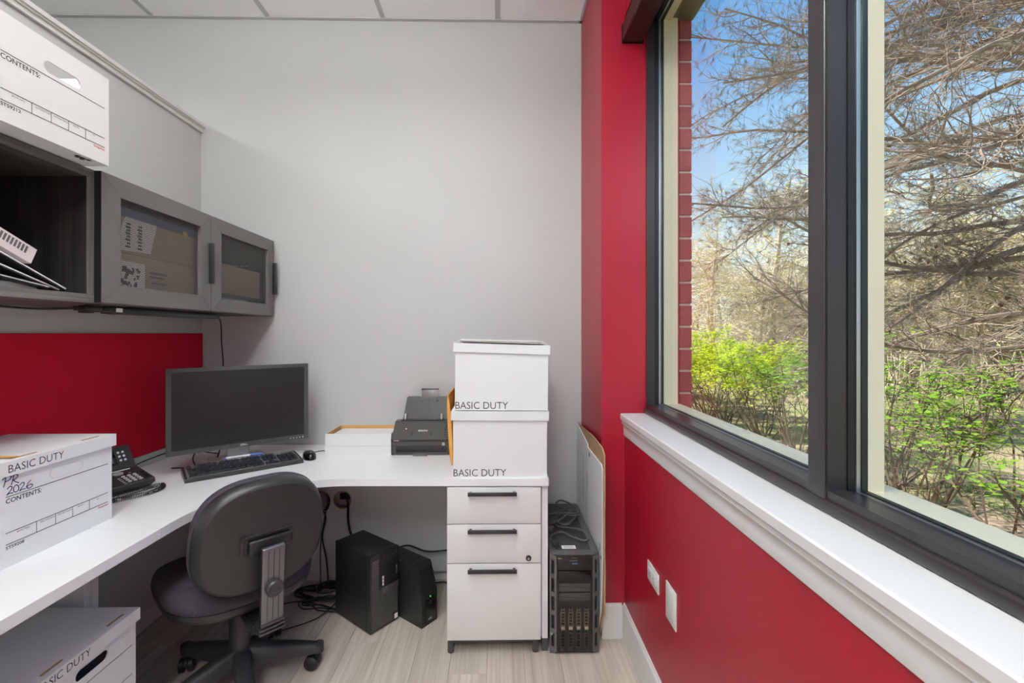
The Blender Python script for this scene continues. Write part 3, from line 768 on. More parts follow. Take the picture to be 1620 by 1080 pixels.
# ============================================================ LETTER TRAYS made of box lids
def lid_tray(label, loc, W, D, H, rz, kraft=True):
    t = thing('box_lid', label, 'box lid', loc, rz)
    m = CARD
    G().box(0, W, 0, D, 0, .003).box(0, W, 0, .003, .003, H).box(0, W, D-.003, D, .003, H).box(0, .003, .003, D-.003, .003, H).box(W-.003, W, .003, D-.003, .003, H).build('outer_faces', CARD, t, smooth=0)
    if kraft: G().box(.0031, W-.0031, D-.0045, D-.0031, .0031, H).box(.0031, .0045, .0031, D-.0045, .0031, H).box(W-.0045, W-.0031, .0031, D-.0045, .0031, H).box(.0031, W-.0031, .0031, .0040, .0031, H).build('kraft_lining', KRAFT, t, smooth=0)
    return t
lid_tray('lower upturned white box lid beside the scanner', (-.876, 2.290, ZD), .330, .218, .045, 0)
lid_tray('upper upturned box lid with kraft lining beside the scanner', (-.874, 2.291, ZD+.046), .328, .218, .061, 0)
g = G()
for k in range(12): sheet(g, (-.712+R.uniform(-.004, .004), 2.400+R.uniform(-.004, .004), ZD+.0505+.0034*k), .295, .195, R.uniform(-.015, .015), 0, th=.003)
o = g.build('paper_stack', PAPER); o['kind'] = 'stuff'; tag(o, 'stack of white papers in the upper box lid', 'papers')

# padded mailers between scanner and boxes
MAIL = mat('kraft_mailer', (216, 150, 70), .7, var=.05, vscale=14, bump=.3, bscale=25)
def mailer(label, loc, D, H, rz, tilt, th):
    t = thing('padded_mailer', label, 'envelope', loc, rot=(0, tilt, rz))
    rings = []
    for i in range(9):
        v = H*i/8; f_ = math.sin(PI*min(1, i/8*.98+.01))**.5
        rings.append([(-th/2*f_-.001, 0, v), (-th*.5*f_-.001, D*.5, v), (-.001, D, v), (.001, D, v), (th*.5*f_+.001, D*.5, v), (th/2*f_+.001, 0, v)])
    G().loft(rings).build('envelope_body', MAIL, t)
    G().box(-.004, -.0008, .02, D-.02, H*.86, H*1.0, bev=.001).build('flap', mat('kraft_flap', (196, 130, 58), .7), t)
    return t
mailer('shorter kraft padded mailer leaning beside the scanner', (-.222, 2.10, ZD+.001), .30, .325, .0, -.055, .016)
mailer('taller kraft padded mailer against the stacked boxes', (-.208, 2.19, ZD+.001), .28, .385, 0, -.015, .010)

# ============================================================ SCANNER
sn = thing('document_scanner', 'black sheet-fed document scanner with raised paper tray on the desk', 'scanner', (-.543, 2.285, ZD))
SP = mat('scanner_charcoal', (62, 59, 57), .38, var=.03, vscale=30, bump=.04, bscale=500); SP2 = mat('scanner_black', (36, 35, 34), .35)
W = .300
side = [(.0, .0), (.0, .070), (.012, .076), (.092, .150), (.140, .150), (.165, .05), (.165, .0)]
MS = Matrix(((0, 0, 1, 0), (1, 0, 0, 0), (0, 1, 0, 0), (0, 0, 0, 1)))
G().prism([(.0, .030), (.0, .064), (.006, .070), (.165, .11), (.165, .0), (.012, .0), (.012, .030)], .003, W-.003, M=MS).build('body', SP2, sn, smooth=0)
G().box(0, .024, -.002, .16, 0, .046, bev=.004).box(W-.024, W, -.002, .16, 0, .046, bev=.004).box(.024, W-.024, .0, .012, .0, .014, bev=.002).build('side_foot', SP, sn)
G().box(.0, W, -.003, .010, .046, .0685, bev=.003).build('front_lip', SP, sn)
cov = [(-.003, .072), (-.002, .080), (.080, .155), (.130, .155), (.130, .095), (.01, .070)]
G().prism(cov, .002, W-.002, M=MS).build('cover', SP, sn, smooth=0)
G().box(.0, W, -.0045, .004, .0695, .0795, bev=.001).build('status_strip', SP2, sn)
G().box(.110, .182, -.022, .004, .001, .010, bev=.002).build('output_stop', GREYP, sn)
# cover frame for lettering
ang = math.atan2(.075, .082)
FC = Matrix.Translation((0, -.002, .080)) @ Matrix.Rotation(ang, 4, 'X')
lettering('EPSON', .046, .0105, FC @ Matrix.Translation((.128, .046, .0006)), mat('silver_print', (225, 225, 225), .4), sn, bold=.02)
for xx in (.092, .188): G().box(xx, xx+.012, .024, .048, .0, .002, bev=.001, M=FC).build('cover_recess', SP2, sn)
G().box(.062, .068, .060, .066, .0, .001, M=FC).build('badge', PAPER, sn)
lettering('DS-860', .026, .0048, face((.012, -.0045, .0722), '-Y'), PAPER, sn, bold=.02)
G().plate(rect(0, .012, 0, .013), [rect(.002, .010, .002, .011)], 0, .0006, M=face((.254, -.003, .050), '-Y')).box(.2585, .2615, -.0042, -.0036, .0545, .0585).build('square_mark', PAPER, sn)
for k in range(5): G().box(.192+.018*k, .197+.018*k, -.0052, -.0046, .0735, .0755).build('indicator', GREYP, sn)
for k in range(7): G().box(.262, .285, .004+.0143*k, .0155+.0143*k, .0, .0022, bev=.0008, M=FC).build('button', SP2, sn)
# paper feed gap and tray
G().box(.030, W-.030, .088, .128, .153, .160).build('feed_slot', BLKG, sn)
tilt = math.radians(74)
FT = Matrix.Translation((0, .128, .150)) @ Matrix.Rotation(tilt, 4, 'X')
tw0, tw1 = .048, W-.016
out_ = [(tw0-.018, 0), (W-.012, 0), (W-.012, .06), (W-.016, .128), (.214, .128), (.210, .116), (.124, .116), (.118, .128), (tw0+.006, .128), (tw0-.002, .120)]
G().prism(out_, -.008, 0, M=FT).build('paper_tray', SP, sn, smooth=0)
g = G()
for xx in (.06, .075, .09, .105, .22, .235, .25): g.box(xx, xx+.0015, .03, .115, 0, .001, M=FT)
g.build('tray_rib', SP2, sn, smooth=0)
for xx in (.118, .200): G().box(xx, xx+.014, .100, .112, 0, .003, bev=.001, M=FT).build('tray_latch', SP2, sn)
g = G()
g.plate(circle(.156, .085, .006, 12), [circle(.156, .085, .004, 12)], 0, .001, M=FT).plate(circle(.170, .085, .006, 12), [circle(.170, .085, .004, 12)], 0, .001, M=FT).box(.156, .174, .062, .070, 0, .001, M=FT).box(.16, .168, .10, .11, 0, .001, M=FT)
g.build('tray_symbol', SP2, sn, smooth=0)
G().box(.122, .212, .118, .166, -.005, -.001, bev=.001, M=FT).build('tray_extension', mat('smoke_plastic', (104, 101, 98), .35), sn)
G().box(.120, .214, .164, .169, -.007, .003, bev=.001, M=FT).build('extension_lip', SP2, sn)
for xx in (.04, W-.07): G().box(xx, xx+.012, .000, .034, .0, .020, bev=.002, M=FT).build('paper_guide', mat('clear_guide', (150, 148, 146), .2), sn)
G().box(.150, .162, .02, .03, 0, .006, M=FT).build('centre_mark', SP2, sn)
# ============================================================ MONITOR
MON = mat('monitor_bezel', (66, 66, 66), .42, var=.02, vscale=60, bump=.05, bscale=600)
mo = thing('monitor', 'dark widescreen computer monitor switched off on the desk', 'monitor', (-1.194, 2.137, ZD), math.atan2(.366, .445))
MW, z0, z1 = .578, .083, .458
bz = .019
G().box(-MW/2+.012, MW/2-.012, .016, .046, z0+.02, z1-.02, bev=.008).build('back_shell', BLK, mo)
G().plate(rrect(-MW/2, MW/2, z0, z1, .004), [rect(-MW/2+bz, MW/2-bz, z0+bz+.001, z1-bz+.002)], -.018, .0, M=face((0, 0, 0), '-Y')).build('bezel', MON, mo, smooth=20)
G().box(-MW/2+bz-.001, MW/2-bz+.001, .004, .010, z0+bz, z1-bz+.003).build('screen', SCREEN, mo, smooth=0)
LG = mat('light_print', (226, 226, 226), .4)
lettering('DELL', .031, .0085, face((-.012, -.0002, z0+.0055), '-Y'), LG, mo, bold=.02)
for k in range(5): G().cyl((.205+.0145*k, -.0002, z0+.0075), (.205+.0145*k, -.0016, z0+.0075), .0024 if k < 4 else .0032, 10).build('button', LG, mo)
SG = mat('silver_grey', (214, 213, 210), .4)
G().box(-.050, .042, .088, .104, .006, .30, bev=.003).box(-.03, .03, .045, .09, .22, .29).build('stand_neck', SG, mo)
G().box(-.115, .115, .045, .215, .0, .0085, bev=.004).build('stand_base', SG, mo)
G().box(-.16, -.09, .018, .06, z0+.004, z0+.024, bev=.003).build('port_cover', BLK, mo)
cbl = spline([(-.17, .03, z0+.02), (-.19, .035, .055), (-.18, .045, .012), (-.20, .09, .0035), (-.26, .13, .0035)], 6)
G().tube(cbl, .003, 6).build('signal_cable', RUB, mo)

# ============================================================ KEYBOARD
kb = thing('keyboard', 'black full-size keyboard with a silver pen on it in front of the monitor', 'keyboard', (-1.278, 1.866, ZD+.0006), math.atan2(.291, .356))
kb['label'] = 'black full-size keyboard in front of the monitor'
KW, KD = .458, .160
sidep = [(0, .0), (0, .011), (.006, .016), (.150, .030), (KD, .028), (KD, .004), (.15, 0)]
G().prism(sidep, 0, KW, M=MS).build('base', mat('keyboard_black', (46, 45, 44), .25, var=.03), kb, smooth=20)
G().prism([(.004, .0163), (.004, .0170), (.148, .0307), (.148, .030)], .010, KW-.010, M=MS).build('deck', mat('deck_sheen_grey', (104, 104, 106), .22), kb, smooth=0)  # paler grey paints in the light reflected between the keys
KM = mat('key_black', (30, 30, 30), .3)
ka = math.atan2(.014, .144)
FK = Matrix.Translation((0, .006, .0165)) @ Matrix.Rotation(ka, 4, 'X')
def keycap(w_, d_):
    g = G(); h = .0085; i = .0022
    a = rect(-w_/2, w_/2, -d_/2, d_/2); b = rect(-w_/2+i, w_/2-i, -d_/2+i, d_/2-i*.6)
    g.loft([[(x, y, 0) for x, y in a], [(x, y, h*.6) for x, y in rect(-w_/2+i*.4, w_/2-i*.4, -d_/2+i*.4, d_/2-i*.3)], [(x, y, h) for x, y in b]])
    return g
caps = {}
def key(x, y, w_, d_=.0172):
    k = (round(w_, 4), round(d_, 4))
    M = FK @ Matrix.Translation((x+w_/2, y, .0008))
    if k not in caps:
        caps[k] = keycap(w_, d_).build('key', KM, kb, smooth=0); o = caps[k]
    else: o = caps[k].copy(); col.objects.link(o)
    o.matrix_local = M
u = .0187; X0 = .016
rows = [(.016, [(0, 1.35), (1.4, 1.2), (2.7, 1.2), (4.0, 5.8), (9.9, 1.2), (11.2, 1.2), (12.5, 1.1), (13.7, 1.25)]),
        (.0347, [(0, 2.2)]+[(2.25+i, .93) for i in range(10)]+[(12.25, 2.7)]),
        (.0534, [(0, 1.7)]+[(1.75+i, .93) for i in range(11)]+[(12.75, 2.2)]),
        (.0721, [(0, 1.45)]+[(1.5+i, .93) for i in range(12)]+[(13.5, 1.45)]),
        (.0908, [(i, .93) for i in range(13)]+[(13, 1.95)]),
        (.1190, [(0, .93)]+[(2+i, .93) for i in range(4)]+[(6.5+i, .93) for i in range(4)]+[(11+i, .93) for i in range(4)])]
for y, ks in rows:
    for a, w_ in ks: key(X0+a*u, y, w_*u*.98)
nx = X0+15.35*u
for y in (.0721, .0908, .1190):
    for i in range(3): key(nx+i*u, y, .93*u)
for i in range(3): key(nx+i*u, .016, .93*u)
key(nx+u, .0347, .93*u)
px_ = nx+3.35*u
for r_, y in enumerate((.016, .0347, .0534, .0721, .0908)):
    for i in range(3):
        if r_ == 0 and i == 1: continue
        if r_ == 0 and i == 0: key(px_, y, 1.93*u); continue
        key(px_+i*u, y, .93*u)
key(px_+3*u, .0534-.0187*.5-.0093, .93*u, .036); key(px_+3*u, .0721+.0, .93*u, .036); key(px_+3*u, .0908+.0094, .93*u, .0172)
pn = thing('pen', 'blue and white pen lying on the keyboard', 'pen', (-1.225, 2.075, ZD+.048), math.atan2(.291, .356)-.10)
G().cyl((-.01, 0, 0), (.085, 0, 0), .0042, 10).build('barrel', mat('white_barrel', (232, 232, 236), .3), pn)
G().cyl((.085, 0, 0), (.135, 0, 0), .0050, 10).build('cap', mat('blue_cap', (58, 92, 196), .3), pn)
G().cyl((-.022, 0, 0), (-.01, 0, 0), .0015, 8, r2=.004).build('tip', mat('blue_tip', (52, 60, 150), .3), pn)
for nm, c, yw, lb in (('paper_sheet', (-1.39, 1.925, ZD+.0003), .75, 'white paper slip poking out under the keyboard end'), ('paper_sheet', (-1.10, 2.235, ZD+.0003), .55, 'white paper behind the keyboard under the monitor')):
    tag(G().box(-.09, .09, -.04, .04, 0, .0003, M=Matrix.Translation(c) @ Matrix.Rotation(yw, 4, 'Z')).build(nm, PAPER, smooth=0), lb, 'paper')

# ============================================================ MOUSE
ms_ = thing('mouse', 'glossy black computer mouse right of the keyboard', 'mouse', (-.930, 2.238, ZD), .62)
rings = []
for i in range(9):
    t = i/8; zz = .034*math.sin(PI/2*t); s = math.sqrt(max(0, 1-t**2.4))
    rings.append([((.030*s)*math.cos(a)*(1 if abs(math.cos(a)) < .9 else .97), (.052*s)*math.sin(a)+.004*t, zz) for a in [2*PI*j/24 for j in range(24)]])
G().loft(rings).build('shell', BLKG, ms_, smooth=60)
G().cyl((-.004, -.022, .030), (.004, -.022, .030), .007, 14).build('wheel', GREYP, ms_)
G().prism(stadium(0, 0, .012, .007), 0, .001, M=Matrix.Translation((.0, .018, .0335))).build('badge', ALU, ms_)
G().tube(spline([(0, .05, .008), (.02, .08, .004), (.08, .10, .003), (.15, .06, .003), (.17, .12, .003), (.12, .17, .003)], 8), .002, 6).build('mouse_cable', RUB, ms_)

# ============================================================ DESK PHONE
ph = thing('desk_phone', 'black corded desk phone with a small screen beside the lidded box', 'telephone', (-1.452, 1.678, ZD), math.radians(68))
ph.scale = (.93, .86, 1)
pf = [(0, .018), (0, .030), (.004, .034), (.135, .068), (.142, .074), (.200, .150), (.212, .148), (.214, .13), (.18, .06), (.19, .0), (.03, .0)]
G().prism(pf, 0, .198, M=MS).build('body', BLK2, ph, smooth=25)
pa = math.atan2(.034, .131)
FP = Matrix.Translation((0, .004, .034)) @ Matrix.Rotation(pa, 4, 'X')
KP = mat('pale_key', (198, 192, 194), .4)
kfirst = None
for r_ in range(4):
    for c_ in range(3):
        if kfirst is None: kfirst = G().lathe([(0, 0), (.0075, 0), (.0072, .003), (.005, .0042), (0, .0044)], 14).build('key', KP, ph); o = kfirst
        else: o = kfirst.copy(); col.objects.link(o)
        o.matrix_local = FP @ Matrix.Translation((.112+.021*c_, .016+.0165*r_, 0)) @ Matrix.Diagonal((1, .8, 1, 1))
G().lathe([(0, 0), (.019, 0), (.018, .003), (.0, .004)], 24, M=FP @ Matrix.Translation((.110, .100, 0)) @ Matrix.Diagonal((1, .75, 1, 1))).build('navigation_key', mat('pale_disc', (176, 172, 172), .4), ph)
G().lathe([(0, 0), (.005, 0), (.004, .003), (0, .003)], 10, M=FP @ Matrix.Translation((.146, .088, 0))).build('red_key', mat('red_key', (168, 60, 72), .4), ph)
for k in range(5): G().box(.178, .190, .012+.013*k, .021+.013*k, 0, .003, M=FP).build('side_key', BLK, ph)
G().box(.07, .165, .121, .126, 0, .0015, M=FP).build('label_strip', PAPER, ph)
g = G()
for k in range(5): g.box(.088, .098, .006+.013*k, .008+.013*k, 0, .001, M=FP)
g.build('printed_mark', PAPER, ph)
sa = math.atan2(.076, .058)
FS = Matrix.Translation((0, .142, .074)) @ Matrix.Rotation(sa, 4, 'X')
G().box(.045, .135, .014, .078, 0, .003, bev=.001, M=FS).build('screen_surround', BLKG, ph)
G().box(.060, .122, .022, .066, .003, .0036, M=FS).build('screen', mat('phone_lcd', (86, 92, 112), .2), ph)
for r_ in range(3):
    for c_ in range(2): G().cyl((.150+.017*c_, .030+.018*r_, 0), (.150+.017*c_, .030+.018*r_, .0025), .0048, 10, M=FS).build('round_key', mat('white_key', (236, 234, 236), .4), ph)
# handset at its left
hs = G().box(.006, .044, .0, .050, .0, .030, bev=.012, M=FP).box(.006, .044, .150, .195, -.004, .026, bev=.012, M=FP).tube(spline([(.025, .02, .034), (.025, .09, .046), (.025, .175, .030)], 8), .014, 12, M=FP)
hs.build('handset', BLK, ph)
# coiled cord, lying on the desk in front of the phone
def to_local(o, p):
    v = Matrix.Rotation(-o.rotation_euler.z, 4, 'Z') @ (Vector(p)-Vector(o.location)); return Vector((v.x/o.scale.x, v.y/o.scale.y, v.z/o.scale.z))
path = spline([(-1.41, 1.60, ZD+.009), (-1.385, 1.665, ZD+.009), (-1.350, 1.705, ZD+.009), (-1.322, 1.748, ZD+.009), (-1.318, 1.800, ZD+.009), (-1.342, 1.832, ZD+.009), (-1.362, 1.812, ZD+.009), (-1.385, 1.765, ZD+.009), (-1.405, 1.71, ZD+.009), (-1.425, 1.65, ZD+.009)], 12)
P2 = [to_local(ph, p) for p in path]; L_ = [0]
for i in range(1, len(P2)): L_.append(L_[-1]+(P2[i]-P2[i-1]).length)
tot = L_[-1]; coil = []; N = 900; turns = tot/.0052
for i in range(N):
    s = tot*i/(N-1); j = max(k for k in range(len(L_)) if L_[k] <= s+1e-9); j = min(j, len(P2)-2)
    f_ = (s-L_[j])/max(1e-9, L_[j+1]-L_[j]); p = P2[j].lerp(P2[j+1], f_); tg = (P2[j+1]-P2[j]).normalized(); sd = Vector((0, 0, 1)).cross(tg)
    a = 2*PI*turns*i/N; coil.append(p+(sd*math.cos(a)+Vector((0, 0, 1))*math.sin(a))*.0072)
G().tube(coil, .0013, 4).build('coiled_cord', RUB, ph)
G().tube([to_local(ph, p) for p in spline([(-1.58, 1.86, ZD+.03), (-1.575, 1.93, ZD+.035), (-1.56, 2.05, ZD+.05), (-1.52, 2.18, ZD+.055), (-1.42, 2.32, ZD+.004)], 8)], .0028, 6).build('line_cord', RUB, ph)

# ============================================================ PC TOWER
th_ = math.radians(51.5)
pc = thing('computer_tower', 'black desktop computer tower on the floor under the desk', 'computer', (-.577, 2.038, 0), th_)
TW, TD, THt = .157, .278, .350
G().box(0, TW, .028, TD, .004, THt-.001, bev=.002).build('case', BLK, pc)
G().box(0, TW, 0, .0275, .004, THt, bev=.003).build('front_bezel', BLK2 if False else mat('bezel_black', (34, 34, 33), .45), pc)
g = G()
MESHB = mat('bezel_mesh', (104, 102, 98), .4)
for k in range(50):
    z = .018+.0062*k
    if z > THt-.012: break
    xa, xb_ = (.006, .050) if z > .185 else (.006, TW-.006)
    n_ = int((xb_-xa)/.0075)
    for q in range(n_):
        xx = xa+.0075*q+(.0037 if k % 2 else 0)
        if z < .045 and xx > .118: continue
        g.box(xx, xx+.0052, -.0012, .001, z, z+.0024)
g.build('ventilation_grille', MESHB, pc, smooth=0)
G().box(.056, TW-.003, -.004, .001, .190, THt-.004, bev=.0015).build('drive_bay_cover', mat('bay_black', (27, 27, 27), .3), pc)
G().box(.056, TW-.003, -.0055, .001, .160, .189, bev=.0015).build('badge_bar', mat('badge_grey', (86, 85, 84), .35, metal=.4), pc)
G().plate(circle(0, 0, .011, 24), [circle(0, 0, .0095, 24)], 0, .0006, M=face((.076, -.0056, .1745), '-Y')).build('badge_ring', GREYP, pc)
lettering('DELL', .014, .005, face((.069, -.0056, .172), '-Y'), GREYP, pc, bold=.01)
for k in range(3): G().box(.061, .0685, -.0052, -.004, .200+.0155*k, .212+.0155*k).build('sticker', LG, pc)
G().box(TW-.025, TW-.007, -.0013, -.0003, .014, .036).build('corner_label', PAPER, pc)
for k in range(3): G().box(.138, .145, -.006, -.004, .226+.014*k, .236+.014*k).build('port', GREYP, pc)
G().box(.115, .148, -.0045, -.0035, .325, .3268).build('optical_drive_slot', GREYP, pc)
G().tube(spline([(.142, -.006, .245), (.150, -.028, .235), (.175, -.03, .19), (.172, -.01, .145), (.150, .02, .12)][:4], 6), .0018, 6).build('audio_lead', RUB, pc)

# ============================================================ UPS
up = thing('battery_backup', 'black battery backup unit with a green light beside the computer tower', 'power supply', (-.357, 2.083, 0), math.radians(52.3))
sp = [(0, .0), (0, .14), (.040, .262), (.048, .268), (.31, .268), (.31, 0)]
G().prism(sp, 0, .097, M=MS).build('case', mat('ups_black', (32, 32, 31), .45, bump=.05, bscale=400), up, smooth=25)
sp2 = [(-.0015, .01), (-.0015, .14), (.0355, .25), (.040, .25), (.002, .14), (.002, .01)]
G().prism(sp2, .020, .087, M=MS).build('front_panel', mat('ups_panel', (20, 20, 20), .25), up, smooth=0)
for k in range(5): G().box(.010, .087, .06+.045*k, .062+.045*k, .268, .2695).build('top_groove', BLKG, up)
GRN = mat('green_led', (30, 200, 60), .4, emit=((30, 255, 70), 3))
G().cyl((.052, -.0017, .128), (.052, -.003, .128), .0022, 10).build('green_light', GRN, up)
G().cyl((.066, .0, .134), (.066, -.002, .134), .0013, 8).cyl((.036, -.0015, .122), (.036, -.003, .122), .0013, 8).build('small_lights', mat('led_off', (90, 110, 90), .4), up)
G().plate(circle(0, 0, .007, 18), [circle(0, 0, .006, 18)], 0, .0008, M=face((.052, -.0016, .100), '-Y')).build('power_button', GREYP, up)
lettering('APC', .026, .011, face((.038, -.0016, .020), '-Y'), mat('dim_print', (176, 176, 176), .4), up, bold=.02, shear=.2)
G().tube(spline([(.070, .31, .17), (.10, .36, .20), (.17, .30, .235), (.24, .22, .20), (.33, .13, .20)], 8), .0045, 8).build('power_lead', RUB, up)

# ============================================================ SERVER TOWER
sv = thing('server_tower', 'black server tower with drive bays between the pedestal and the wall', 'server', (.209, 1.906, 0))
SW, SH, SD = .210, .424, .567
SVM = mat('server_case', (56, 54, 52), .4, var=.03, bump=.04, bscale=400); SVG = mat('server_grey', (98, 97, 96), .4, metal=.3)
SB = mat('server_black', (24, 24, 24), .4)
G().box(.006, SW-.006, .03, SD, .012, SH, bev=.003).build('case', SVM, sv)
G().box(.001, .030, .022, SD-.02, SH-.0035, SH+.0005).box(SW-.030, SW-.001, .022, SD-.02, SH-.0035, SH+.0005).build('top_side_band', SVG, sv, smooth=0)
G().box(.030, SW-.030, .006, .030, .006, SH-.006).build('front_core', SB, sv, smooth=0)
# angled vented side strips
for sgn in (0, 1):
    M = Matrix.Identity(4) if sgn == 0 else Matrix.Translation((SW, 0, 0)) @ Matrix.Diagonal((-1, 1, 1, 1))
    holes = [rect(.008, .022, z, z+.058) for z in (.030, .107, .184, .261, .338)]
    A = Matrix(((.86, 0, .5, 0.001), (-.5, 0, .86, .016), (0, 1, 0, 0), (0, 0, 0, 1)))
    g = G().plate([(.0, .0), (.032, .014), (.032, .414), (.0, .424)], holes, -.001, .003, M=M @ A); g.build('side_strip', SVG, sv, smooth=0)
    g = G().box(.0, .031, .004, .420, .006, .007, M=M @ A)
    for z in (.030, .107, .184, .261, .338):
        for q in range(1, 4): g.box(.008, .022, z+.058*q/4-.001, z+.058*q/4+.001, .002, .006, M=M @ A)
    g.build('vent_mesh', SB, sv, smooth=0)
G().prism([(.001, .016), (.030, -.001), (SW-.030, -.001), (SW-.001, .016), (SW-.001, .034), (.001, .034)], SH-.004, SH+.0012).build('top_cap', SVG, sv, smooth=0)
G().box(.031, SW-.031, -.001, .012, SH-.066, SH-.006, bev=.001).build('control_panel', SB, sv)
lettering('DELL', .017, .006, face((.034, -.0012, SH-.021), '-Y'), mat('brass_print', (190, 150, 120), .4), sv, bold=.02)
g = G(); 
for k in range(3): g.cyl((.064+.007*k, -.001, SH-.024), (.064+.007*k, -.002, SH-.024), .0012, 8)
g.box(.083, .117, -.0018, -.001, SH-.030, SH-.026).box(.09, .113, -.0018, -.001, SH-.018, SH-.016).build('panel_marks', GREYP, sv)
G().box(.094, .116, -.004, -.001, SH-.042, SH-.038).build('latch', mat('latch_blue', (90, 110, 140), .3), sv)
G().box(.036, SW-.036, .001, .010, SH-.112, SH-.072, bev=.001).build('blank_bay', BLKG, sv)
g = G()
for k in range(5): g.box(.040, SW-.040, -.003, .006, .268+.0065*k, .2715+.0065*k)
for k in range(5): g.box(.040, SW-.040, -.003, .006, .229+.0065*k, .2325+.0065*k)
g.build('slatted_drive_bay', mat('slat_grey', (92, 89, 86), .35, metal=.4), sv, smooth=0)
CAR = mat('carrier_bronze', (112, 98, 86), .35, metal=.6); CARL = mat('carrier_latch', (170, 160, 150), .3, metal=.6)
pf_ = None
for r_, (zb, hh, dim) in enumerate(((.108, .082, 0), (.020, .075, 1))):
    for c_ in range(4):
        x0 = .042+.033*c_
        m_ = CAR if r_ == 0 else mat('carrier_dark', (66, 60, 55), .4, metal=.5)
        holes = [rect(.007, .019, .018+.0135*k, .028+.0135*k) for k in range(4)]
        d = G().plate(rrect(.003, .023, .006, .075, .003), holes, 0, .006, M=face((x0, .004, zb), '-Y')).build('drive_carrier', m_, sv, smooth=0)
        G().box(x0+.005, x0+.021, -.005, .002, zb+.000, zb+.013, bev=.001).build('carrier_latch', CARL if r_ == 0 else m_, d)
        g = G().box(x0+.005, x0+.0075, -.003, .002, zb+.077, zb+.090).box(x0+.0185, x0+.021, -.003, .002, zb+.077, zb+.090).box(x0+.008, x0+.018, -.002, .002, zb+.080, zb+.085); g.build('carrier_top', m_, d, smooth=0)
G().box(.058, .118, .045, .075, SH+.0006, SH+.001).build('sticker', PAPER, sv)
g = G()
for k in range(4): g.box(.064, .112, .050+.006*k, .0515+.006*k, SH+.0011, SH+.0013)
g.build('sticker_print', INKG, sv)
G().box(.004, .014, .011, .0125, .078, .090).build('green_tag', mat('green_tag', (150, 170, 150), .5), sv)
for xx in (.02, SW-.05):
    for yy in (.03, SD-.09): G().box(xx, xx+.03, yy, yy+.04, 0, .0125).build('foot', BLK, sv)

# coiled power cord lying on the server
cd = thing('power_cord', 'grey power cord coiled loosely on top of the server tower', 'cord', (.209, 1.906, SH+.0012))
r = .0058
pts = [(.030, .085, r), (.018, .12, r), (.030, .16, r+.003), (.075, .175, .014), (.12, .14, r), (.165, .105, r), (.188, .13, r), (.175, .19, .014), (.12, .225, .012), (.07, .255, r), (.055, .31, r), (.075, .36, .012),
       (.13, .385, .016), (.165, .36, .018), (.150, .30, .024), (.11, .24, .024), (.08, .25, .022), (.065, .30, .020), (.09, .345, .024), (.14, .33, .030), (.185, .35, .022), (.19, .40, .014), (.15, .43, .016), (.08, .40, .018),
       (.025, .345, .012), (.015, .30, .008), (.045, .275, .014), (.10, .30, .032), (.14, .37, .034), (.12, .44, .022), (.085, .47, .03), (.11, .50, .04), (.155, .47, .034), (.185, .40, .028), (.16, .335, .036), (.10, .335, .038), (.04, .36, .024), (.01, .42, .012), (.02, .46, r), (.05, .47, r)]
G().tube(spline(pts, 7), r*.82, 8).build('cable', CABG, cd)
Mp = Matrix.Translation((.031, .070, .012)) @ Matrix.Rotation(.35, 4, 'Z')
G().box(-.012, .012, -.018, .014, -.011, .011, bev=.004, M=Mp).build('plug', BLK2, cd)
G().box(-.007, -.0055, -.036, -.018, -.003, .003, M=Mp).box(.0055, .007, -.036, -.018, -.003, .003, M=Mp).cyl((0, -.018, -.007), (0, -.038, -.007), .0022, 8, M=Mp).build('prong', CHROME, cd)
Mp = Matrix.Translation((.028, .215, .012)) @ Matrix.Rotation(-.6, 4, 'Z')
G().box(-.011, .011, -.016, .016, -.010, .010, bev=.004, M=Mp).build('socket_end', GREYP, cd)

# flattened white carton leaning between server and column
fc = thing('flattened_carton', 'flattened white cardboard box standing between the server and the red column', 'cardboard', (.434, 0, 0))
FX = Matrix(((0, 0, 1, 0), (1, 0, 0, 0), (0, 1, 0, 0), (0, 0, 0, 1)))
wp = [(2.50, .0), (2.50, .855), (2.455, .850), (2.20, .815), (2.19, .80), (1.905, .800), (1.882, .785), (1.882, .40), (1.905, .19), (1.99, .005)]
G().prism(wp, -.010, -.006, M=FX).build('white_face', CARD, fc, smooth=0)
bp_ = [(2.50, .0), (2.50, .86), (2.43, .858), (2.10, .875), (1.915, .868), (1.868, .845), (1.868, .62), (1.872, .615), (1.870, .42), (1.866, .40), (1.868, .185), (1.885, .180), (1.99, .005)]
G().prism(bp_, -.0045, .0005, M=FX).build('brown_backing', KRAFTD, fc, smooth=0)
g = G()
for k, (y, z0_, z1_) in enumerate(((2.30, .50, .74), (2.22, .44, .78), (2.20, .60, .68))): g.box(-.0105, -.0101, y, y+.003, z0_, z1_)
g.box(-.0105, -.0101, 1.92, 1.93, .43, .46).box(-.0105, -.0101, 1.90, 1.915, .40, .415).box(-.0105, -.0101, 2.14, 2.165, .765, .785)
g.build('printed_marks', INKG, fc, smooth=0)

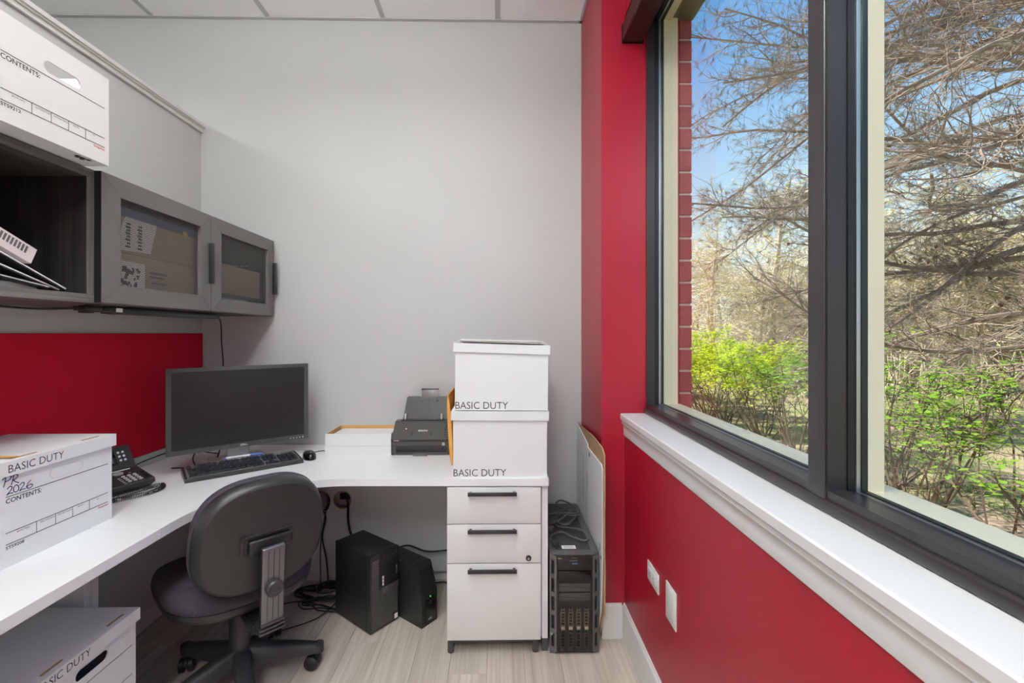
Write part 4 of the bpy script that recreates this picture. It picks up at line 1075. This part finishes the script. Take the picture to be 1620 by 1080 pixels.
# outlet and blank plate on the right wall
ot = thing('wall_outlet', 'white duplex outlet plate mounted sideways on the red wall', 'outlet', (XR, 1.634, .472))
G().box(-.005, 0, -.058, .058, -.035, .035, bev=.0022).build('plate', TRIM, ot)
for yy in (-.030, .010):
    f_ = G().box(-.0068, -.005, yy-.007, yy+.030, -.017, .017, bev=.001).build('receptacle', TRIM, ot)
    G().box(-.0072, -.0067, yy+.004, yy+.0055, -.009, -.003).box(-.0072, -.0067, yy+.004, yy+.0055, .003, .009).box(-.0072, -.0067, yy+.016, yy+.021, -.0025, .0025).build('slots', INKG, f_)
bl = thing('blank_plate', 'white blank cover plate below the sill on the red wall', 'wall plate', (XR, 1.461, .472))
G().box(-.005, 0, -.043, .043, -.060, .060, bev=.0022).build('plate', TRIM, bl)
G().box(-.0062, -.005, -.033, .033, -.048, .048, bev=.0008).build('insert', TRIM, bl)

# cables on the floor
def cable(label, pts, r, m=None, name='floor_cable'):
    return tag(G().tube(spline(pts, 8), r, 6).build(name, m or RUB), label, 'cable')
r4 = random.Random(11)
def loops(cx, cy, n_, rad, zz, sx=1.0, sy=.5):
    out_ = []
    for i in range(n_*8):
        a = 2*PI*i/8; k = 1+.35*math.sin(i*1.7)
        out_.append((cx+rad*sx*k*math.cos(a)+r4.uniform(-.02, .02), cy+rad*sy*k*math.sin(a)+r4.uniform(-.012, .012), zz+r4.uniform(0, .018)))
    return out_
cable('thick black cable looped on the floor behind the chair', loops(-.90, 2.36, 3, .10, .008, 1.1, .7)+[(-.80, 2.36, .05), (-.74, 2.33, .08), (-.72, 2.36, .11)], .0055)
cable('thin black cables tangled on the floor beside the tower', loops(-.86, 2.27, 3, .085, .006, 1.2, .7)+[(-1.0, 2.30, .005), (-1.15, 2.24, .004), (-1.28, 2.20, .004)], .0030)
cable('thin black cable running out over the floor from the tangle', [(-.80, 2.30, .02), (-.86, 2.17, .005), (-.97, 2.09, .004), (-1.05, 2.05, .004), (-1.16, 2.10, .004), (-1.4, 2.25, .004)], .0026)
cable('black cables heaped by the computer tower side', loops(-.86, 2.36, 2, .08, .035, .9, .8), .0048)
cable('black power cord coming down through the panel hole', [(-.845, 2.488, .475), (-.838, 2.462, .487), (-.822, 2.448, .480), (-.812, 2.446, .44), (-.812, 2.448, .36), (-.800, 2.44, .30), (-.775, 2.42, .25), (-.75, 2.40, .15)], .0062, name='hanging_cord')
cable('black cord hanging in a loop under the left desk run', [(-1.58, 1.72, .70), (-1.58, 1.78, .60), (-1.58, 1.86, .49), (-1.58, 1.94, .43), (-1.58, 2.02, .405), (-1.58, 2.12, .42), (-1.58, 2.25, .50), (-1.58, 2.36, .60), (-1.58, 2.44, .70)], .0055, name='hanging_cord')
cable('black cord from the battery backup to the wall behind the pedestal', [(-.40, 2.42, .02), (-.30, 2.44, .02), (-.24, 2.40, .03), (-.235, 2.43, .12)], .004)
hk = thing('headset_adapter', 'small grey cable box hanging beside the panel hole behind the chair', 'adapter', (-.955, 2.44, .465))
G().lathe([(0, 0), (.036, 0), (.042, .006), (.042, .026), (.034, .034), (0, .034)], 22, M=face((0, .01, 0), '-Y')).build('disc_body', GREYP, hk)
G().box(-.008, .010, -.030, -.024, -.012, .006).build('port', BLK, hk)
G().tube(spline([(.034, -.01, .03), (.052, -.012, 0), (.040, -.012, -.045), (.020, -.010, -.055), (.03, -.008, -.10), (.012, -.006, -.2), (.03, .0, -.32), (.05, -.02, -.45)], 8), .004, 6).tube(spline([(.02, -.01, .035), (.045, -.014, .01), (.036, -.012, -.04), (.022, -.010, -.11), (.0, 0, -.25), (.0, 0, -.45)], 8), .003, 6).build('lead', RUB, hk)
# ============================================================ OFFICE CHAIR
FAB = weave('chair_fabric', (84, 78, 86), (36, 33, 37), 420, rough=.95, bump=.7)
CHP = mat('chair_shell', (41, 41, 40), .33, var=.03, vscale=12, bump=.22, bscale=700)
CHB = mat('chair_base', (48, 48, 50), .45, var=.05, vscale=15, bump=.35, bscale=700)
CX, CY = -1.0, 1.77
ch = thing('office_chair', 'black swivel office chair with a purple-grey fabric seat turned to the desk corner', 'chair', (CX, CY, 0))
# five-star base
hub = G().lathe([(0, .065), (.040, .065), (.050, .080), (.052, .135), (.042, .152), (0, .152)], 28)
hub.build('hub', CHB, ch)
legfirst = None; castfirst = None
def star_leg():
    g = G(); rings = []
    for t in [i/8 for i in range(9)]:
        x = .026+t*.252; wz = .034-.009*t; zt = .153-.045*t-.010*t*t; zb = .080-.010*t-.004*t*t
        if t > .9: wz *= .86
        rings.append([(x, -wz, zb+.004), (x, -wz*.9, zt-.010), (x, -wz*.55, zt), (x, wz*.55, zt), (x, wz*.9, zt-.010), (x, wz, zb+.004), (x, wz*.7, zb), (x, -wz*.7, zb)])
    g.loft(rings)
    g.loft([[(.278+.021*math.cos(a), .020*math.sin(a), z) for a in [2*PI*j/14 for j in range(14)]] for z in (.064, .092, .098)])
    return g
def caster():
    g = G()
    for s in (-1, 1):
        M = Matrix(((1, 0, 0, .012), (0, 0, 1, 0), (0, 1, 0, .0275), (0, 0, 0, 1)))
        d0, d1 = (.006, .026) if s > 0 else (-.026, -.006)
        prof_ = [(0, d0), (.024, d0), (.0275, d0+.003 if s > 0 else d0+.003), (.0275, d1-.003), (.023, d1), (.010, d1), (.009, d1-.003), (0, d1-.003)]
        g.lathe(prof_, 22, M=M)
    return g
for k in range(5):
    a = PI/2+2*PI*k/5
    if legfirst is None:
        legfirst = star_leg().build('leg', CHB, ch, smooth=50); o = legfirst
        castfirst = caster().build('caster', BLK, o, smooth=40)
        hd = G().loft([[(.012+.027*math.cos(t), y, .030+.027*math.sin(t)) for t in [PI*j/10 for j in range(11)]] for y in (-.0055, .0055)]).cyl((0, 0, .045), (0, 0, .075), .008, 10).build('caster_hood', BLK, o)
        for c_ in (castfirst, hd): c_.location = (.268, 0, 0); c_.rotation_euler = (0, 0, .6)
    else:
        o = legfirst.copy(); col.objects.link(o)
        for c_ in (castfirst, hd):
            q = c_.copy(); col.objects.link(q); q.parent = o; q.rotation_euler = (0, 0, [.6, 2.2, -1.1, 1.0, 2.8][k])
    o.rotation_euler = (0, 0, a)
G().lathe([(0, .148), (.038, .148), (.038, .290), (.034, .296), (0, .296)], 28).build('gas_column_cover', CHB, ch)
G().lathe([(0, .29), (.022, .29), (.022, .335), (0, .335)], 24).build('gas_column', BLKG, ch)
# upper part turns with its own heading
TH = math.radians(46)
top = None
def rot_local(g):
    return g
RT = Matrix.Rotation(TH, 4, 'Z')        # local -Y of the upper part points back towards the camera side
def superell(a, b, n_, k=56, taper=0, shift=0):
    o_ = []
    for i in range(k):
        t = 2*PI*i/k; c, s = math.cos(t), math.sin(t)
        x = a*math.copysign(abs(c)**(2/n_), c); y = b*math.copysign(abs(s)**(2/n_), s)
        o_.append((x*(1+taper*y/b), y))
    return o_
def pad(outline, prof_, bend=None, M=None):
    """stack of scaled copies of the outline at heights; bend() moves each point"""
    rings = []
    for s, z in prof_:
        ring_ = []
        for (x, y) in outline:
            p = Vector((x*s, y*s, z))
            ring_.append(tuple(bend(p)) if bend else tuple(p))
        rings.append(ring_)
    return G().loft(rings, True, M)
# seat: x right, y forward
so = superell(.255, .245, 2.9, taper=.03)
def sb(p):
    f_ = p.y/.245
    return Vector((p.x, p.y, p.z-.030*max(0, f_-.35)**2*2.2+.010*(p.x/.25)**2))
MSt = RT @ Matrix.Translation((0, .045, .0))
g = pad(so, [(.60, .350), (.86, .354), (.955, .368), (.985, .385), (.985, .398)], sb, MSt); g.build('seat_shell', CHP, ch, smooth=60)
g = pad(so, [(.975, .398), (1.0, .404), (1.005, .418), (.995, .438), (.96, .455), (.88, .466), (.70, .470), (.40, .466), (.1, .464)], sb, MSt); g.build('seat_cushion', FAB, ch, smooth=60)
# mechanism and the bent bar to the back
G().box(-.07, .07, -.11, .12, .325, .352, bev=.008, M=RT).build('mechanism', BLK, ch)
yb = -.305
JM = mat('j_bar_silver', (122, 121, 124), .30, metal=.75, var=.03)
bar = [(0, -.10, .338), (0, -.17, .334), (0, -.245, .332), (0, -.290, .345), (0, yb-.008, .385)]
def flat_bar(path, w_, t_, M):
    P = spline(path, 6); rings = []
    for i, p in enumerate(P):
        tg = (P[min(i+1, len(P)-1)]-P[max(i-1, 0)]).normalized(); nn = Vector((1, 0, 0)).cross(tg)
        rings.append([tuple(p+Vector((x*w_/2, 0, 0))+nn*(z*t_/2)) for x, z in [(-1, -.5), (-.85, -1), (.85, -1), (1, -.5), (1, .5), (.85, 1), (-.85, 1), (-1, .5)]])
    return G().loft(rings, True, M)
flat_bar(bar, .078, .020, RT).build('bar_elbow', BLK, ch, smooth=40)
g = G()
for k in range(7):
    y = -.20-.017*k; z = .332 if k < 4 else .332+.012*(k-3)
    g.box(-.041, .041, y, y+.007, z-.014, z+.012, bev=.003, M=RT)
g.build('bellows_ribs', BLK, ch)
bz0, bz1 = .378, .640
tl = .07   # backward lean
MB = RT @ Matrix.Translation((0, yb-.012, bz0)) @ Matrix.Rotation(tl, 4, 'X')
bar_h = (bz1-bz0)
G().box(-.037, .037, -.010, .010, 0, bar_h, bev=.006, M=MB, seg=3).build('back_bar', JM, ch)
g = G()
for xx in (-.0175, .0, .0175): g.box(xx-.0008, xx+.0008, -.0108, -.0098, .012, bar_h-.01, M=MB)
g.box(-.0372, -.0362, -.008, .006, .0, bar_h, M=MB)
g.build('bar_groove', BLK, ch)
g = G()
for k in range(3): g.box(-.042+.002*k, .042-.002*k, -.016, .012, -.030+.0135*k, -.0215+.0135*k, bev=.004, M=MB)
g.build('bar_collar', mat('collar_silver', (96, 95, 97), .28, metal=.8), ch)
G().lathe([(0, -.006), (.026, -.006), (.028, .002), (.028, .016), (.024, .021), (.012, .0215), (.011, .019), (0, .019)], 28, M=MB @ Matrix.Translation((0, -.010, .125)) @ Matrix.Rotation(PI/2, 4, 'X')).build('height_knob', mat('knob', (52, 50, 50), .4), ch)
# back shell and cushion: outline in x (right), z (up)
bo = superell(.212, .190, 2.7, taper=-.05)
zc = .655
MBk = RT @ Matrix.Translation((0, yb+.034, zc)) @ Matrix.Rotation(tl, 4, 'X') @ Matrix(((1, 0, 0, 0), (0, 0, 1, 0), (0, 1, 0, 0), (0, 0, 0, 1)))
def bb_(p):   # wraps round the sitter; z of the pad is forward
    return Vector((p.x, p.y, p.z+.030*(p.x/.22)**2+.012*(p.y/.2)**2*(1 if p.y > 0 else .3)))
prof_ = [(.90, -.020), (.945, -.016), (.985, -.004), (1.0, .010), (1.0, .022)]
g = pad(bo, prof_, bb_, MBk)
# cover the rear with a dished face: ring fan towards the centre
g2 = G(); rings = []
for s in (.90, .70, .50, .30, .10): rings.append([tuple(bb_(Vector((x*s, y*s, -.020-.001*(1-s))))) for x, y in bo])
g2.loft(rings, False, MBk); g2.add([bb_(Vector((x*.10, y*.10, -.0209))) for x, y in bo], [tuple(range(len(bo)))], MBk)
g.v += []; 
o_ = len(g.v); g.v += g2.v; g.f += [tuple(i+o_ for i in f) for f in g2.f]
# drop the flat cap the loft made at the rear
g.f = [f for f in g.f if not (len(f) == len(bo) and max(f) < len(bo))]
g.build('back_shell', CHP, ch, smooth=60)
g = pad(bo, [(.985, .022), (1.005, .026), (1.012, .040), (1.0, .058), (.95, .072), (.84, .080), (.5, .078), (.1, .076)], bb_, MBk)
g.build('back_cushion', FAB, ch, smooth=60)
# bracket cap in its recess
fr2 = G().plate(rrect(-.088, .088, -.030, .034, .008), [rrect(-.080, .080, -.026, .028, .006)], -.0225, -.0195, M=MBk @ Matrix.Translation((0, -.012, 0))).build('recess_rim', CHP, ch, smooth=30)
G().plate(rrect(-.081, .081, -.027, .029, .006), [], -.0222, -.0210, M=MBk @ Matrix.Translation((0, -.012, 0))).build('recess', BLKG, ch)
G().box(-.068, .068, -.026, .018, -.036, -.021, bev=.006, seg=3, M=MBk @ Matrix.Translation((.004, -.012, 0))).build('bracket_cap', BLK, ch)
# ============================================================ OUTSIDE
GZ = -.20
GR = mat('lawn_and_mulch', (118, 138, 70), .95, rgb2=(176, 152, 128), vscale=.9, bump=.6, bscale=30)
g = G(); N = 40
vs = []; 
for i in range(N+1):
    for j in range(N+1):
        x = .85+ (40-.85)*(i/N)**1.6; y = -14+60*j/N
        vs.append((x, y, GZ+.06*math.sin(x*.9)*math.cos(y*.7)+.03*max(0, x-7)))
fs = [(i*(N+1)+j, (i+1)*(N+1)+j, (i+1)*(N+1)+j+1, i*(N+1)+j+1) for i in range(N) for j in range(N)]
g.add(vs, fs); setk(g.build('ground', GR, smooth=180), label='spring lawn and mulch outside')
def gz(x, y): return GZ+.06*math.sin(x*.9)*math.cos(y*.7)+.03*max(0, x-7)
GRS = mat('grass_blade', (132, 172, 66), .7, var=.25, vscale=3, trans=True)
g = G(); rg = random.Random(21)
for k in range(26000):
    x = 2.2+rg.random()**1.3*8; y = rg.uniform(2, 16)
    if noise.noise(Vector((x*.55, y*.4, 3.1))) < -.02: continue
    h = rg.uniform(.03, .075); a = rg.uniform(0, PI); c, s = math.cos(a)*.006, math.sin(a)*.006; z = gz(x, y)-.004
    lx, ly = rg.uniform(-.03, .03), rg.uniform(-.03, .03)
    o = len(g.v); g.v += [(x-c, y-s, z), (x+c, y+s, z), (x+lx, y+ly, z+h)]; g.f.append((o, o+1, o+2))
tag(g.build('grass', GRS, smooth=0, clean=False), 'short spring grass between the hedge and the woods', 'grass', kind='stuff')

def wander(p, d, L, n_, wig, rnd, grav=0):
    pts = [Vector(p)]; d = Vector(d).normalized(); st = L/n_
    for i in range(n_):
        d = (d+Vector((rnd.gauss(0, wig), rnd.gauss(0, wig), rnd.gauss(0, wig)+grav))).normalized()
        pts.append(pts[-1]+d*st)
    return pts, d
def leaf(g, p, s, rnd):
    a = rnd.uniform(0, 2*PI); t = rnd.uniform(-.6, .6)
    d = Vector((math.cos(a), math.sin(a), t*.7)).normalized(); sd = d.cross(Vector((rnd.uniform(-.3, .3), rnd.uniform(-.3, .3), 1))).normalized()
    up = sd.cross(d)
    o = len(g.v)
    g.v += [tuple(p), tuple(p+d*s*.45+sd*s*.34+up*s*.06), tuple(p+d*s), tuple(p+d*s*.45-sd*s*.34+up*s*.06)]
    g.f.append((o, o+1, o+2, o+3))

# ---- hedge of multi-stemmed shrubs
BARK = mat('shrub_bark', (112, 92, 78), .9, var=.15, vscale=20)
LIME = mat('lime_leaves', (226, 236, 72), .5, rgb2=(190, 214, 48), vscale=6, trans=True)
GREENL = mat('fresh_green_leaves', (158, 190, 66), .5, rgb2=(122, 164, 52), vscale=6, trans=True)
def shrub(label, x, y, H, wd, nst, nleaf, m, seed, group=None, low=.55, ls=.045):
    rnd = random.Random(seed); z = gz(x, y)
    t = thing('hedge_shrub', label, 'shrub', (x, y, z), group=group)
    S = G(); Lf = G(); tips = []
    for k in range(nst):
        a = rnd.uniform(0, 2*PI); r0 = rnd.uniform(.0, .10)
        p = Vector((math.cos(a)*r0*1.5, math.sin(a)*r0*2.0, -.03))
        d = Vector((math.cos(a)*wd*.42, math.sin(a)*wd*.55, 1))
        L = H*rnd.uniform(.75, 1.05)
        pts, dd = wander(p, d, L, 9, .13, rnd)
        r0 = rnd.uniform(.007, .014); S.tube(pts, [r0*(1-.7*i/9) for i in range(10)], 4)
        for b in range(rnd.randint(6, 9)):
            i = rnd.randint(2, 9); q = pts[i]
            bd = Vector((rnd.gauss(0, .7), rnd.gauss(0, .7), rnd.uniform(.2, 1.1)))
            bl_ = rnd.uniform(.18, .48)*(1.15-i/12)
            pb, _ = wander(q, bd, bl_, 5, .22, rnd); S.tube(pb, [.0045, .004, .0035, .003, .0025, .0015], 3)
            tips += [(v, i) for v in pb[1:]]
            for c_ in range(3):
                q2 = pb[rnd.randint(1, 4)]
                pc_, _ = wander(q2, Vector((rnd.gauss(0, 1), rnd.gauss(0, 1), rnd.uniform(-.2, 1))), rnd.uniform(.08, .22), 3, .2, rnd)
                S.tube(pc_, .0017, 3); tips += [(v, i) for v in pc_[1:]]
    cand = [v for v, i in tips if v.z > H*low*(.75+rnd.random()*.4)] or [v for v, i in tips]
    lowc = [v for v, i in tips if v.z > .35*H]
    for k in range(nleaf):
        v = rnd.choice(cand) if rnd.random() < .9 else rnd.choice(lowc)
        leaf(Lf, v+Vector((rnd.gauss(0, .04), rnd.gauss(0, .04), rnd.gauss(0, .03))), rnd.uniform(.6, 1.25)*ls, rnd)
    S.build('stems', BARK, t, smooth=0, kind='stuff', clean=False); Lf.build('leaves', m, t, smooth=0, kind='stuff', clean=False)
    return t
shrub('green-leaved shrub nearest outside the near window pane', 3.35, 3.62, 1.50, .95, 18, 1500, GREENL, 1, low=.5, ls=.055)
shrub('second green shrub beside the nearest one outside', 3.75, 4.35, 1.55, .9, 18, 1400, GREENL, 2, low=.55, ls=.055)
shrub('thin green shrub closest to the window corner outside', 3.3, 2.75, 1.42, .9, 15, 1000, GREENL, 3, low=.45, ls=.055)
for k, (x, y, s) in enumerate(((3.80, 5.75, 900), (3.95, 6.8, 1900), (3.9, 7.8, 2600), (4.0, 8.7, 2800), (3.95, 9.7, 2600), (4.1, 10.8, 2400))):
    shrub(['sparse lime shrub at the hedge end beside the mullion', 'half-leafed lime hedge shrub next to the sparse one', 'lime green hedge shrub in the middle of the far pane', 'dense lime hedge shrub seen beside the brick', 'lime hedge shrub half behind the brick pier', 'lime hedge shrub farthest along the row'][k],
          x, y, 1.50+.03*k, 1.0, 16, int(s*1.35), LIME if k > 0 else GREENL, 10+k, low=.58, ls=.068)

# ---- pines
PB = mat('pine_bark', (146, 127, 112), .95, var=.2, vscale=14, bump=.5, bscale=40)
NEED = mat('pine_needles', (120, 120, 92), .7, rgb2=(142, 118, 94), vscale=5)
CONE = mat('pine_cone', (112, 78, 58), .8, var=.2, vscale=40)
def tuft(g, p, d, L, n_, rnd):
    d = Vector(d).normalized(); a = d.orthogonal().normalized(); b = d.cross(a)
    for k in range(n_):
        t = rnd.uniform(0, 2*PI); sp_ = rnd.uniform(.25, .95)
        v = (d+(a*math.cos(t)+b*math.sin(t))*sp_).normalized(); s = v.orthogonal().normalized()*.0022
        st = p-d*rnd.uniform(0, .07); e_ = st+v*L*rnd.uniform(.7, 1.1)+Vector((0, 0, -.008))
        o = len(g.v); g.v += [tuple(st-s), tuple(st+s), tuple(e_)]; g.f.append((o, o+1, o+2))
def pine(label, x, y, H, limbs, seed, ncone=12, tp=.5, sk=.12):
    rnd = random.Random(seed); z = gz(x, y)
    t = thing('pine_tree', label, 'tree', (x, y, z))
    tp_, _ = wander((0, 0, -.1), (0, 0, 1), H, 12, .02, rnd)
    G().tube(tp_, [.17*(1-.8*i/12) for i in range(13)], 10).build('trunk', PB, t)
    TW = G(); ND = G(); cones = 0
    for (h, az, L, r0, rise, grav) in limbs:
        p = Vector((0, 0, h)); d = Vector((math.cos(az), math.sin(az), rise))
        n_ = 14; pts, _ = wander(p, d, L, n_, .10, rnd, grav)
        G().tube(pts, [r0*(1-.80*i/n_)+.004 for i in range(n_+1)], 7).build('branch', PB, t)
        for i in range(3, n_+1):
            for q in range(3 if i < n_ else 3):
                side_ = rnd.choice((-1, 1)); base = (pts[i]-pts[i-1]).normalized(); sd = base.cross(Vector((0, 0, 1))).normalized()*side_
                d2 = base*rnd.uniform(.5, 1.1)+sd*rnd.uniform(.4, 1.0)+Vector((0, 0, rnd.uniform(-.35, .45)))
                L2 = rnd.uniform(.5, 1.25)*(1.1-.5*i/n_)
                pb, _ = wander(pts[i-1].lerp(pts[i], rnd.random()), d2, L2, 7, .14, rnd, .03)
                TW.tube(pb, [.011*(1-.75*k/7) for k in range(8)], 4)
                for b in range(2, 8):
                    for q2 in range(2):
                        if rnd.random() < sk: continue
                        bb = (pb[b]-pb[b-1]).normalized()
                        d3 = bb*.6+Vector((rnd.gauss(0, .6), rnd.gauss(0, .6), rnd.gauss(0, .5)))
                        pc_, dd = wander(pb[b], d3, rnd.uniform(.14, .42), 4, .20, rnd, .04)
                        TW.tube(pc_, [.0042, .0036, .003, .0026, .002], 3)
                        if rnd.random() < tp: tuft(ND, pc_[-1], dd, rnd.uniform(.12, .19), 30, rnd)
                        if cones < ncone and rnd.random() < .02:
                            cones += 1; c = pc_[2]
                            gg = G(); 
                            prof_ = [(0, -.045), (.013, -.038), (.022, -.022), (.024, -.006), (.018, .012), (.008, .024), (0, .028)]
                            gg.lathe(prof_, 9, M=Matrix.Translation(c) @ Matrix.Rotation(rnd.uniform(-.8, .8), 4, 'X'))
                            for rr in range(5):
                                for aa in range(8):
                                    an = aa*PI/4+rr*.4; rad = [.018, .025, .027, .022, .012][rr]; zz = -.034+.012*rr
                                    gg.add([c+Vector((rad*.6*math.cos(an-.3), rad*.6*math.sin(an-.3), zz)), c+Vector((rad*.6*math.cos(an+.3), rad*.6*math.sin(an+.3), zz)), c+Vector((rad*1.25*math.cos(an), rad*1.25*math.sin(an), zz+.006))], [(0, 1, 2)])
                            gg.build('pine_cone', CONE, t, smooth=0, clean=False)
    TW.build('twigs', PB, t, smooth=0, kind='stuff', clean=False); ND.build('needles', NEED, t, smooth=0, kind='stuff', clean=False)
    return t
def aim(x, y, tx, ty): return math.atan2(ty-y, tx-x)
def limbset(x, y, targets):
    return [(h, aim(x, y, tx, ty), L, r0, ri, gv) for (h, tx, ty, L, r0, ri, gv) in targets]
A = (7.3, 3.9)
rl = random.Random(77)
def limbs_for(x, y, n_, h0, h1, a0, a1, dist, drop):
    o = []
    for k in range(n_):
        h = h0+(h1-h0)*(k+rl.random()*.6)/n_; a = rl.uniform(a0, a1); d_ = dist*rl.uniform(.85, 1.1)
        az = aim(x, y, d_*math.sin(a), d_*math.cos(a)); q = (h-h0)/(h1-h0)
        o.append((h, az, math.hypot(x-d_*math.sin(a), y-d_*math.cos(a))*rl.uniform(.95, 1.15), rl.uniform(.030, .058), -.04-drop*q+rl.uniform(-.06, .08), rl.uniform(-.012, .014)))
    return o
pine('pine whose branches cross the near window pane', A[0], A[1], 9.5, limbs_for(*A, 18, 1.5, 7.0, math.atan(.72), math.atan(1.12), 5.4, .42), 5, tp=.20, sk=.36)
B = (9.7, 7.4)
pine('pine whose branches hang across the far window pane', B[0], B[1], 10.5, limbs_for(*B, 25, 2.4, 9.4, math.atan(.30), math.atan(.62), 9.4, .30), 6)

# ---- woods behind: bare-stemmed trees with first leaves
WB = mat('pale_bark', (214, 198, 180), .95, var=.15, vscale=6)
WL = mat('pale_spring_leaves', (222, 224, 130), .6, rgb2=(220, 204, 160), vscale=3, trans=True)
def wood_tree(x, y, H, seed, label, group):
    rnd = random.Random(seed)
    t = thing('bare_tree', label, 'tree', (x, y, gz(x, y)), group=group)
    tr_, _ = wander((0, 0, -.2), (0, 0, 1), H, 10, .05, rnd)
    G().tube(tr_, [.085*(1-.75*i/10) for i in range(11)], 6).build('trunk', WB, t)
    TW = G(); LF = G()
    for k in range(34):
        i = rnd.randint(1, 9); p = tr_[i].lerp(tr_[i+1], rnd.random())
        a = rnd.uniform(0, 2*PI); L = rnd.uniform(.8, 2.2)*(1.1-.05*i)
        pb, _ = wander(p, (math.cos(a), math.sin(a), rnd.uniform(.1, .9)), L, 6, .16, rnd)
        TW.tube(pb, [.02*(1-.8*q/6) for q in range(7)], 3)
        for b in range(1, 7):
            for q in range(3):
                pc_, _ = wander(pb[b], (rnd.gauss(0, 1), rnd.gauss(0, 1), rnd.gauss(.3, .6)), rnd.uniform(.25, .8), 3, .2, rnd)
                TW.tube(pc_, .0055, 3)
                for q3 in range(3):
                    v = rnd.choice(pc_)
                    leaf(LF, v+Vector((rnd.gauss(0, .08), rnd.gauss(0, .08), rnd.gauss(0, .08))), rnd.uniform(.05, .11), rnd)
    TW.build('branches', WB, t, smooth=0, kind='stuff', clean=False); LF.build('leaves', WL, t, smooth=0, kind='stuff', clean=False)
    return t
protos = []
gl_ = 'bare spring trees in the woods behind the hedge'
rw = random.Random(8)
for k in range(5):
    protos.append(wood_tree(9.6+k*1.3, 16.5+k*1.7, 3.6+.35*k, 40+k, 'bare pale tree with first leaves in the woods behind', gl_))
for k in range(40):
    s = protos[k % 5]; o = copy_tree(s)
    r_ = rw.uniform(15, 27); a = math.atan(rw.uniform(.32, 1.35)); x, y = r_*math.sin(a), r_*math.cos(a)
    if x < 6.2: x += 2.5
    if math.hypot(x-B[0], y-B[1]) < 1.4: x += 2.5
    o.location = (x, y, gz(x, y)); o.rotation_euler = (0, 0, rw.uniform(0, 6.28)); sc_ = rw.uniform(.85, 1.25); o.scale = (sc_, sc_, sc_)
# undergrowth
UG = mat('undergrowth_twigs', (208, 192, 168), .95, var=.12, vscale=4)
g = G(); ru = random.Random(31)
for k in range(5200):
    x = ru.uniform(6.5, 20); y = ru.uniform(4, 24)
    if y < 9 and x < 9: continue
    z = gz(x, y); L = ru.uniform(.4, 1.5)
    pb, _ = wander((x, y, z), (ru.gauss(0, .5), ru.gauss(0, .5), 1), L, 3, .2, ru); g.tube(pb, .008, 3, cap=False)
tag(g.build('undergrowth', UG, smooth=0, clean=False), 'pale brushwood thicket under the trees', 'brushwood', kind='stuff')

# fine print, ribs, grilles: real geometry too small to pick apart
for o in bpy.data.objects:
    if o.type == 'MESH' and o.parent and o.name.split('.')[0] in ('printed_marks', 'printed_lines', 'printed_mark', 'panel_marks', 'tray_rib', 'tray_symbol', 'bellows_ribs', 'vent_mesh', 'ventilation_grille', 'slatted_drive_bay', 'perforated_screen', 'bar_groove', 'sticker_print', 'printed_rules', 'small_lights', 'carrier_top', 'slots', 'handwriting', 'prong'):
        o['kind'] = 'stuff'
